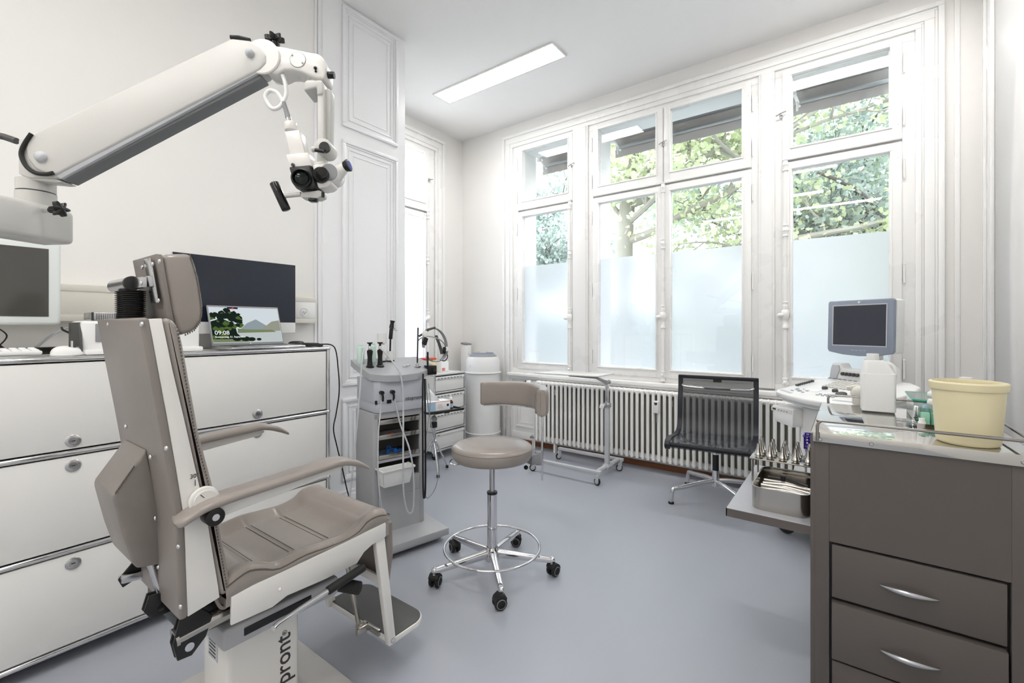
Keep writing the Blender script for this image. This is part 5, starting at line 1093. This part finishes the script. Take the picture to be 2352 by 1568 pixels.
part('soft_keys', 'ultra_grey', dk_, lambda m: [m.obox((.09+.035*(i % 3), .05+.02*(i//3)+.01*(i % 2), .832), (.018, .007, .003), (0, 0, 0), .001, 1) for i in range(9)]+[m.obox((.26+.03*(i % 4), .045+.02*(i//4), .832), (.018, .007, .003), (0, 0, 0), .001, 1) for i in range(8)]+[m.obox((.05+i*.032, .36, .832), (.02, .008, .003), (0, 0, 0), .001, 1) for i in range(6)])
DT = Matrix.Translation((0, 0, .82)) @ Matrix.Rotation(.19, 4, 'X') @ Matrix.Translation((0, 0, -.82))
for o_ in [dk_]+[x for x in bpy.data.objects if x.parent == dk_]: o_.data.transform(DT)
# speaker pod above the deck
def pod(m): m.prism([(.10, .87), (.115, .96), (.135, .985), (.20, .985), (.22, .955), (.46, .955), (.48, .985), (.545, .985), (.56, .96), (.57, .87), (.50, .855), (.16, .855)], 'xz', .36, .43, .010, 3)
pd = part('speaker_pod', 'ultra_white', us, pod)
part('speaker_grille', 'light_grey', pd, lambda m: m.prism([(.115, .885), (.13, .95), (.14, .972), (.19, .972), (.20, .95), (.165, .88)], 'xz', .353, .362, .003))
part('speaker_grille', 'light_grey', pd, lambda m: m.prism([(.48, .95), (.49, .972), (.535, .972), (.545, .955), (.555, .885), (.52, .88)], 'xz', .353, .362, .003))
for i in range(5): part('pod_knob', 'dark_grey', pd, lambda m: m.cyl((.225+i*.028, .362, .925), (.225+i*.028, .345, .925), .010, seg=16, bev=.001))
part('badge', 'ultra_grey', pd, lambda m: m.cyl((.185, .360, .885), (.185, .357, .885), .008, seg=18))
part('pod_neck', 'ultra_white', us, lambda m: (m.box(.16, .50, .37, .46, .82, .87, .01), m.cyl((.28, .42, .95), (.28, .42, 1.08), .025, seg=20)))
for o_ in [pd]+[x for x in bpy.data.objects if x.parent == pd]:
    o_.data.transform(Matrix.Translation((.033-.10*.79, 0, .008)) @ Matrix.Diagonal((.79, 1, 1, 1)))
# monitor
MM = Matrix.Translation((.238, .36, 1.195)) @ Matrix.Rotation(.12, 4, 'Z') @ Matrix.Rotation(-.03, 4, 'X') @ Matrix.Scale(.96, 4)
def mpart(name, mt, fn, par=None, label=None):
    m = MB(); m.T = MM; fn(m); o = m.build(name, mt, par or us); 
    if label: o['label'] = label
    return o
def mon(m):
    P = [(-.180, -.125), (-.18, .155), (-.172, .165), (.172, .165), (.18, .155), (.18, -.125), (.172, -.140), (.09, -.155), (0, -.16), (-.09, -.155), (-.172, -.140)]
    m.prism(P, 'xz', -.025, .0, .006, 3)
mn = mpart('monitor_front', 'ultra_grey', mon)
mpart('monitor_back', 'ultra_white', lambda m: (m.prism([(-.179, -.135), (-.179, .163), (.179, .163), (.179, -.135), (0, -.157)], 'xz', .0, .075, .012, 3), m.prism([(-.10, -.12), (-.10, .12), (.10, .12), (.10, -.12)], 'xz', .05, .10, .02, 3)), mn)
mpart('screen', 'screen_ultra', lambda m: m.box(-.145, .145, -.0265, -.024, -.098, .133), mn)
mpart('screen_surround', 'light_grey', lambda m: ring(m, -.150, .150, -.104, .138, .006, lambda a, b, c, e: m.box(a, b, -.027, -.024, c, e, .001)), mn)
mpart('maker_badge', 'label_white', lambda m: m.cyl((0, -.025, .151), (0, -.0268, .151), .006, seg=18), mn)
mpart('menu_buttons', 'light_grey', lambda m: [m.obox((-.03+i*.022, -.0265, -.127), (.014, .002, .003)) for i in range(4)], mn)
# body, printer drawer, legs
part('cart_body', 'ultra_white', us, lambda m: (m.prism([(.12, .06), (.12, .55), (.46, .55), (.46, .06)], 'xy', .14, .76, .02, 3), m.prism([(-.02, .14), (.10, .14), (.24, .60), (.20, .76), (.11, .76), (.10, .60)], 'xz', .10, .16, .01)))
part('body_inset', 'ultra_grey', us, lambda m: m.prism([(.125, .55), (.165, .55), (.185, .66), (.18, .72), (.14, .72), (.125, .70)], 'xz', .095, .101, .003))
pr = part('printer_drawer', 'ultra_white', us, lambda m: m.prism([(-.005, .745), (.155, .745), (.15, .64), (.02, .655)], 'xz', -.01, .20, .010, 2))
part('printer_panel', ['ultra_beige', 'ink', 'ultra_grey'], pr, lambda m: (m.box(.0, .145, -.0125, -.010, .715, .738), setattr(m, 'mi', 1), m.box(.012, .035, -.0135, -.0122, .722, .732), setattr(m, 'mi', 2), [m.box(.05+i*.02, .06+i*.02, -.0135, -.0122, .722, .728) for i in range(4)]))
part('cart_foot', 'ultra_white', us, lambda m: (m.prism([(.0, .0), (.02, .62), (.56, .62), (.58, .0), (.46, -.02), (.12, -.02)], 'xy', .10, .15, .012), m.box(.02, .05, .0, .03, .10, .2)))
for x, y in ((.03, .06), (.55, .06), (.05, .57), (.53, .57)): part('caster', ['black_rubber', 'light_grey'], us, lambda m: (m.lathe([(.03, -.016), (.055, -.016), (.060, -.008), (.060, .008), (.055, .016), (.03, .016)], (x, y, .060), (0, 1, .0), 30), setattr(m, 'mi', 1), m.cyl((x, y-.014, .06), (x, y+.014, .06), .032, seg=24), m.cyl((x+.02, y, .07), (x+.02, y, .11), .015, seg=12)))
tr = thing('gel_bottle', 'cream gel bottle standing on the machine deck left of the white canister', 'gel bottle', (.035, 2.715, .835)); 
part('bottle_body', 'off_white', tr, lambda m: m.lathe([(0, 0), (.022, 0), (.024, .01), (.024, .04), (.03, .045), (.03, .065), (.022, .08), (.008, .09), (0, .09)], seg=24)); part('nozzle', 'off_white', tr, lambda m: m.obox((-.02, 0, .078), (.05, .022, .022), (0, -.25, 0), .008))

# ------------------------------------------------------------------ brown instrument trolley at the right
tk = thing('instrument_cabinet', 'dark grey-brown metal drawer cabinet with a steel top in the right foreground', 'cabinet', (-.097, 1.714, 0))
CW, CD = .483, .662
def cab(m):
    m.box(0, .002, 0, CD, .05, .875); m.box(0, .048, 0, .02, .05, .845, .002); m.box(.435, CW, 0, .02, .05, .845, .002); m.box(.048, .435, 0, .02, .540, .845); m.box(CW-.002, CW, 0, CD, .05, .845); m.box(0, CW, CD-.01, CD, .05, .845)
    m.box(.002, CW, .02, CD, .835, .845); m.box(0, CW, 0, CD, .05, .06)
    m.box(-.001, .012, -.001, .012, .05, .866, .002)
part('cabinet_body', 'trolley_brown', tk, cab)
part('drawer_recess', 'black_plastic', tk, lambda m: m.box(.048, .435, .019, .03, .06, .54))
for z0, z1, yo in ((.368, .531, .004), (.184, .358, -.008), (.066, .172, .006)):
    f = part('drawer', 'trolley_brown', tk, lambda m: m.box(.054, .429, yo, yo+.03, z0, z1, .003))
    zc = z0+.078 if z0 > .18 else .13
    def hd_(m):
        x0 = .170
        m.surf(lambda u, v: (x0+.128*v, yo-.024*math.sin(PI*v)**.8-.002+(.004+.003*math.sin(PI*v))*math.cos(u*2*PI), zc+.0+(.0025+.006*math.sin(PI*v))*math.sin(u*2*PI)+.004*math.sin(PI*v)), 14, 28, closeu=True)
    part('handle', 'satin_chrome', f, hd_)
def ttop(m):
    m.box(.0, CW+.004, -.008, CD+.006, .868, .875, .001); m.box(.006, CW+.004, -.009, -.006, .845, .875, .001); m.box(CW+.002, CW+.005, -.009, CD, .845, .875); m.box(.006, CW, CD+.003, CD+.006, .845, .875)
part('steel_top', 'bright_steel', tk, ttop)
part('gallery_rail', 'rail_steel', tk, lambda m: (m.tube([(.018, -.013, .848), (.018, -.013, .885), (.020, -.013, .902), (.030, -.013, .911), (.05, -.013, .912), (.43, -.013, .912), (.455, -.010, .912), (.468, .005, .912), (.470, .03, .912), (.470, .60, .912), (.468, .64, .912), (.45, .655, .912), (.06, .655, .912), (.035, .655, .910), (.026, .655, .90), (.026, .655, .876)], .0045, 10, smooth=5),))
part('apron_screw', 'satin_chrome', tk, lambda m: [m.lathe([(0, .003), (.004, .003), (.0055, .0015), (.006, 0)], (x, -.009, z), (0, -1, 0), 16) for x, z in ((.025, .853), (.150, .857), (.455, .857))])['kind'] = 'stuff'
sh = part('side_shelf', ['shelf_top', 'trolley_brown'], tk, lambda m: (m.box(-.246, 0.0, .004, .62, .565, .573), setattr(m, 'mi', 1), m.box(-.247, 0.0, .002, .008, .545, .572), m.box(-.248, -.244, .002, .62, .545, .572), m.box(-.246, 0, .008, .62, .545, .565)), 'fold-out side shelf, pale top with dark edge')
for x in (.03, .45):
    for y in (.04, .62): part('caster', 'black_rubber', tk, lambda m: (m.cyl((x, y-.012, .025), (x, y+.012, .025), .025, seg=20), m.cyl((x, y, .03), (x, y, .055), .01, seg=10)))
SH = .5732
# steel instrument box
def rrect(x0, x1, y0, y1, r, n=7):
    P = []
    for cx, cy, a0 in ((x1-r, y0+r, -PI/2), (x1-r, y1-r, 0), (x0+r, y1-r, PI/2), (x0+r, y0+r, PI)):
        for k in range(n): a = a0+k*PI/2/(n-1); P.append((cx+r*math.cos(a), cy+r*math.sin(a)))
    return P
bx = thing('steel_tray', 'deep polished steel instrument tray with rounded corners on the fold-out shelf', 'tray', (0, 0, SH))
def boxy(m):
    A = rrect(-.275, -.103, 1.765, 2.055, .035); B = rrect(-.272, -.106, 1.768, 2.052, .032); n = len(A); bm = m.bm
    def ringv(P, z): return [bm.verts.new((x, y, z)) for x, y in P]
    R = [ringv(A, .0), ringv(A, .072), ringv([(x*1.0+(x+.189)*.02, y+(y-1.91)*.012) for x, y in A], .077), ringv(B, .077), ringv(B, .004)]
    for a, b in zip(R, R[1:]):
        for k in range(n): f = bm.faces.new([a[k], a[(k+1) % n], b[(k+1) % n], b[k]]); f.smooth = True
    bm.faces.new(R[0][::-1]); bm.faces.new(R[-1])
part('tray_body', 'steel', bx, boxy)
def inst(name, mt, label, cat, fn, grp=None): return tag(part(name, mt, None, fn), label, cat, grp)
for i in range(9): inst('steel_instrument', 'steel', 'long thin polished instrument lying across the deep steel tray', 'instrument', lambda m: m.tube([(-.264, 1.80+i*.024, SH+.028+.006*(i % 3)), (-.19, 1.803+i*.024, SH+.040), (-.112, 1.80+i*.024+.004*(i % 2), SH+.028+.004*((i+1) % 3))], .005+.002*(i % 2), 10), 'long instruments lying in the steel tray')
inst('angled_forceps', 'black_plastic', 'dark angled forceps lying on top of the instruments in the steel tray', 'forceps', lambda m: (m.tube([(-.25, 1.99, SH+.055), (-.20, 1.985, SH+.055), (-.19, 1.985, SH+.062), (-.12, 1.965, SH+.05)], .004, 8), m.obox((-.20, 1.985, SH+.058), (.016, .008, .022), (0, 0, 0), .002)))
inst('steel_bar', 'steel', 'flat steel bar laid across the far side of the steel tray', 'instrument', lambda m: m.box(-.27, -.106, 2.02, 2.035, SH+.066, SH+.071))
# specula plate with ear funnels
sp = thing('specula_stand', 'small steel plate on posts holding rows of metal funnels, on the fold-out shelf', 'rack', (-.212, 2.155, SH))
part('plate', 'steel', sp, lambda m: m.box(-.115, .107, -.085, .075, .092, .097, .001)); part('post', 'steel', sp, lambda m: [m.cyl((x, y, 0), (x, y, .093), .004, seg=8) for x in (-.105, .098) for y in (-.07, .065)])['kind'] = 'stuff'
fun = None; ZP = SH+.0973
for ci, x in enumerate((-.298, -.256, -.212, -.168, -.126)):
    for ri, y in enumerate((2.098, 2.143, 2.188)):
        if fun is None or True:
            if fun is None:
                fun = thing('ear_funnel', '', 'ear speculum', (x, y, ZP)); g = 'ear funnels standing on the steel plate'
                part('cone', 'bright_steel', fun, lambda m: m.lathe([(.0165, .008), (.0165, .013), (.0145, .016), (.0075, .042), (.0055, .058), (.0045, .058), (.006, .042), (.013, .014)], seg=28)); part('knurled_base', 'steel', fun, lambda m: m.lathe([(0, 0), (.0135, 0), (.0145, .003), (.013, .005), (.0145, .008), (0, .008)], seg=28)); t = fun
            else: t = copy_tree(fun)
            t.location = (x, y, ZP); k_ = (.92, 1.0, 1.06)[ri]; t.scale = (k_, k_, k_*(1.0 if ci else 1.05)); t['group'] = 'ear funnels standing on the steel plate'
            t['label'] = '%s metal ear funnel of the %s row on the steel plate' % (('first', 'second', 'third', 'fourth', 'fifth')[ci]+' from the left', ('near', 'middle', 'far')[ri])
# purple basket
pk = thing('purple_basket', 'purple perforated plastic basket on a small white stand beside the cabinet', 'basket', (-.128, 2.30, SH+.006))
def basket(m):
    for x0, x1, y0, y1 in ((-.025, .025, -.035, -.033), (-.025, .025, .033, .035)):
        for k in range(4): m.box(x0+k*.015, x0+k*.015+.005, y0, y1, .115, .165)
        for z in (.115, .128, .141, .154): m.box(x0, x1, y0, y1, z, z+.006)
    for x in (-.025, .023):
        for k in range(5): m.box(x, x+.002, -.035+k*.0162, -.030+k*.0162, .115, .165)
        for z in (.115, .128, .141, .154): m.box(x, x+.002, -.035, .035, z, z+.006)
    m.box(-.025, .025, -.035, .035, .112, .115); ring(m, -.028, .028, -.038, .038, .005, lambda a, b, c, e: m.box(a, b, c, e, .163, .168))
part('basket_body', 'purple_plastic', pk, basket); part('stand_frame', 'white_plastic', pk, lambda m: (m.tube([(-.020, -.02, -.004), (-.020, -.02, .112), (-.020, .02, .112), (-.020, .02, -.004)], .004, 8), m.tube([(.02, -.02, -.004), (.02, -.02, .112), (.02, .02, .112), (.02, .02, -.004)], .004, 8)))

# things on the steel top
TZ = .8752
jg = thing('white_canister', 'square white plastic canister with a screw cap at the back of the steel top', 'canister', (.090, 2.285, TZ), .05)
part('canister_body', 'white_plastic', jg, lambda m: (m.prism(rrect(-.052, .053, -.042, .042, .012, 5), 'xy', 0, .148, .004), m.surf(lambda u, v: ((.051*(1-v)+.026*v)*max(-1, min(1, 1.25*math.cos(u*2*PI)))-.015*v, (.041*(1-v)+.026*v)*max(-1, min(1, 1.25*math.sin(u*2*PI))), .146+.052*math.sin(v*PI/2)), 40, 8, closeu=True)), sharp=50)
part('screw_cap', 'ultra_white', jg, lambda m: (m.cyl((-.015, 0, .190), (-.015, 0, .200), .0235, seg=28), m.cyl((-.015, 0, .198), (-.015, 0, .222), .0195, seg=32, bev=.001)))
part('canister_handle', 'white_plastic', jg, lambda m: m.tube([(.012, 0, .185), (.038, 0, .182), (.050, 0, .165), (.052, 0, .140), (.046, 0, .12)], .008, 12, smooth=6))
bu = thing('cream_bucket', 'cream yellow plastic bucket standing at the front right of the steel top', 'bucket', (.268, 1.790, TZ))
part('bucket_body', 'cream_plastic', bu, lambda m: m.lathe([(0, 0), (.057, 0), (.064, .003), (.067, .010), (.0765, .160), (.0765, .168), (.074, .168), (.074, .160), (.0645, .012), (.0, .006)], seg=64), sharp=50)
part('bucket_rim', 'cream_plastic', bu, lambda m: m.lathe([(.0755, .151), (.0805, .152), (.0815, .155), (.0825, .170), (.080, .173), (.075, .174), (.073, .171), (.0725, .160)], seg=64))
gb = thing('glass_box', 'clear glass box with green-tinted lid edges at the back of the steel top', 'glass box', (.245, 2.22, TZ))
def gbox(m):
    for a in ((-.065, .065, -.12, -.117), (-.065, .065, .117, .12), (-.065, -.062, -.12, .12), (.062, .065, -.12, .12)): m.box(*a, 0, .072)
    m.box(-.065, .065, -.12, .12, 0, .003)
part('glass_walls', 'clear_glass', gb, gbox); part('glass_lid', 'clear_glass', gb, lambda m: m.box(-.068, .068, -.123, .123, .073, .077)); part('lid_edge', 'teal_edge', gb, lambda m: ring(m, -.0695, .0695, -.1245, .1245, .0018, lambda a, b, c, e: m.box(a, b, c, e, .0728, .0772)))
part('lid_knob', 'white_plastic', gb, lambda m: m.lathe([(0, .077), (.035, .077), (.035, .085), (.02, .10), (0, .104)], (.02, .03, 0), seg=24))
t = thing('chrome_clip', 'polished chrome clip standing beside the green bottles on the steel top', 'clip', (.182, 2.07, TZ+.0)); part('clip_body', 'chrome', t, lambda m: (m.obox((0, 0, .034), (.012, .012, .05), (0, .1, 0), .003), m.obox((.008, -.004, .036), (.008, .014, .046), (0, -.1, 0), .002), m.box(-.01, .018, -.012, .012, 0, .01, .002)))
ty = thing('small_steel_tray', 'shallow steel tray with green bottles left of the cream bucket', 'tray', (.232, 2.0, TZ)); part('tray_body', 'bright_steel', ty, lambda m: (m.box(-.055, .06, -.055, .055, 0, .002), m.box(-.055, .06, -.057, -.055, 0, .018), m.box(-.055, .06, .055, .057, 0, .018), m.box(-.057, -.055, -.057, .057, 0, .018), m.box(.06, .062, -.057, .057, 0, .018)))
for k, (x, y, h, l) in enumerate(((.198, 1.985, .062, 'pale green square bottle nearest the corner of the shallow steel tray'), (.228, 2.005, .058, 'pale green bottle closest to the cream bucket in the shallow steel tray'))):
    t = thing('green_bottle', l, 'bottle', (x, y, TZ+.0022), 0, 'pale green bottles in the shallow tray'); part('bottle_body', 'clear_green', t, lambda m: m.prism(rrect(-.013, .013, -.013, .013, .003, 3), 'xy', 0, h, .002)); part('bottle_neck', 'label_blue', t, lambda m: m.cyl((0, 0, h), (0, 0, h+.010), .006, seg=14)); part('liquid', 'green_liquid', t, lambda m: m.box(-.011, .011, -.011, .011, .002, h*.75))
t = thing('white_jar', 'tiny white jar in the front corner of the shallow steel tray', 'jar', (.188, 1.955, TZ+.0022)); part('jar_body', 'white_plastic', t, lambda m: m.lathe([(0, 0), (.009, 0), (.010, .02), (.007, .025), (0, .026)], seg=18)); part('lid', 'ultra_white', t, lambda m: m.cyl((0, 0, .025), (0, 0, .032), .008, seg=16))
t = thing('amber_bottle', 'amber spray bottle with a white nozzle half hidden behind the cream bucket', 'spray bottle', (.250, 2.05, TZ+.0)); part('bottle_body', 'amber', t, lambda m: m.lathe([(0, 0), (.013, 0), (.013, .045), (.008, .055), (0, .055)], seg=20)); part('spray_nozzle', 'white_plastic', t, lambda m: (m.cyl((0, 0, .055), (0, 0, .072), .009, seg=16), m.obox((-.015, 0, .074), (.05, .016, .018), (0, .2, 0), .005)))
t = thing('white_capped_bottle', 'white bottle whose cap shows above the rim of the cream bucket', 'bottle', (.300, 2.03, TZ)); part('bottle_body', 'white_plastic', t, lambda m: m.lathe([(0, 0), (.024, 0), (.025, .12), (.014, .14), (0, .14)], seg=24)); part('cap', 'ultra_white', t, lambda m: m.cyl((0, 0, .14), (0, 0, .166), .016, seg=22))
rt = thing('right_steel_tray', 'low steel tray right behind the cream bucket, at the picture edge', 'tray', (.343, 1.985, TZ)); part('tray_body', 'bright_steel', rt, lambda m: (m.box(-.028, .018, -.07, .07, 0, .002), m.box(-.028, .018, -.072, -.07, 0, .016), m.box(-.028, .018, .07, .072, 0, .016), m.box(.016, .018, -.07, .07, 0, .016), m.box(-.03, -.028, -.07, .07, 0, .016)))
t = thing('plum_bottle', 'white bottle with a dark plum label standing in the low steel tray', 'bottle', (.338, 1.96, TZ+.0022)); part('bottle_body', 'white_plastic', t, lambda m: m.lathe([(0, 0), (.014, 0), (.014, .055), (.009, .068), (0, .07)], seg=22)); part('bottle_label', 'plum', t, lambda m: m.lathe([(.0145, .004), (.0145, .050)], seg=22))
#@@OBJECTS@@
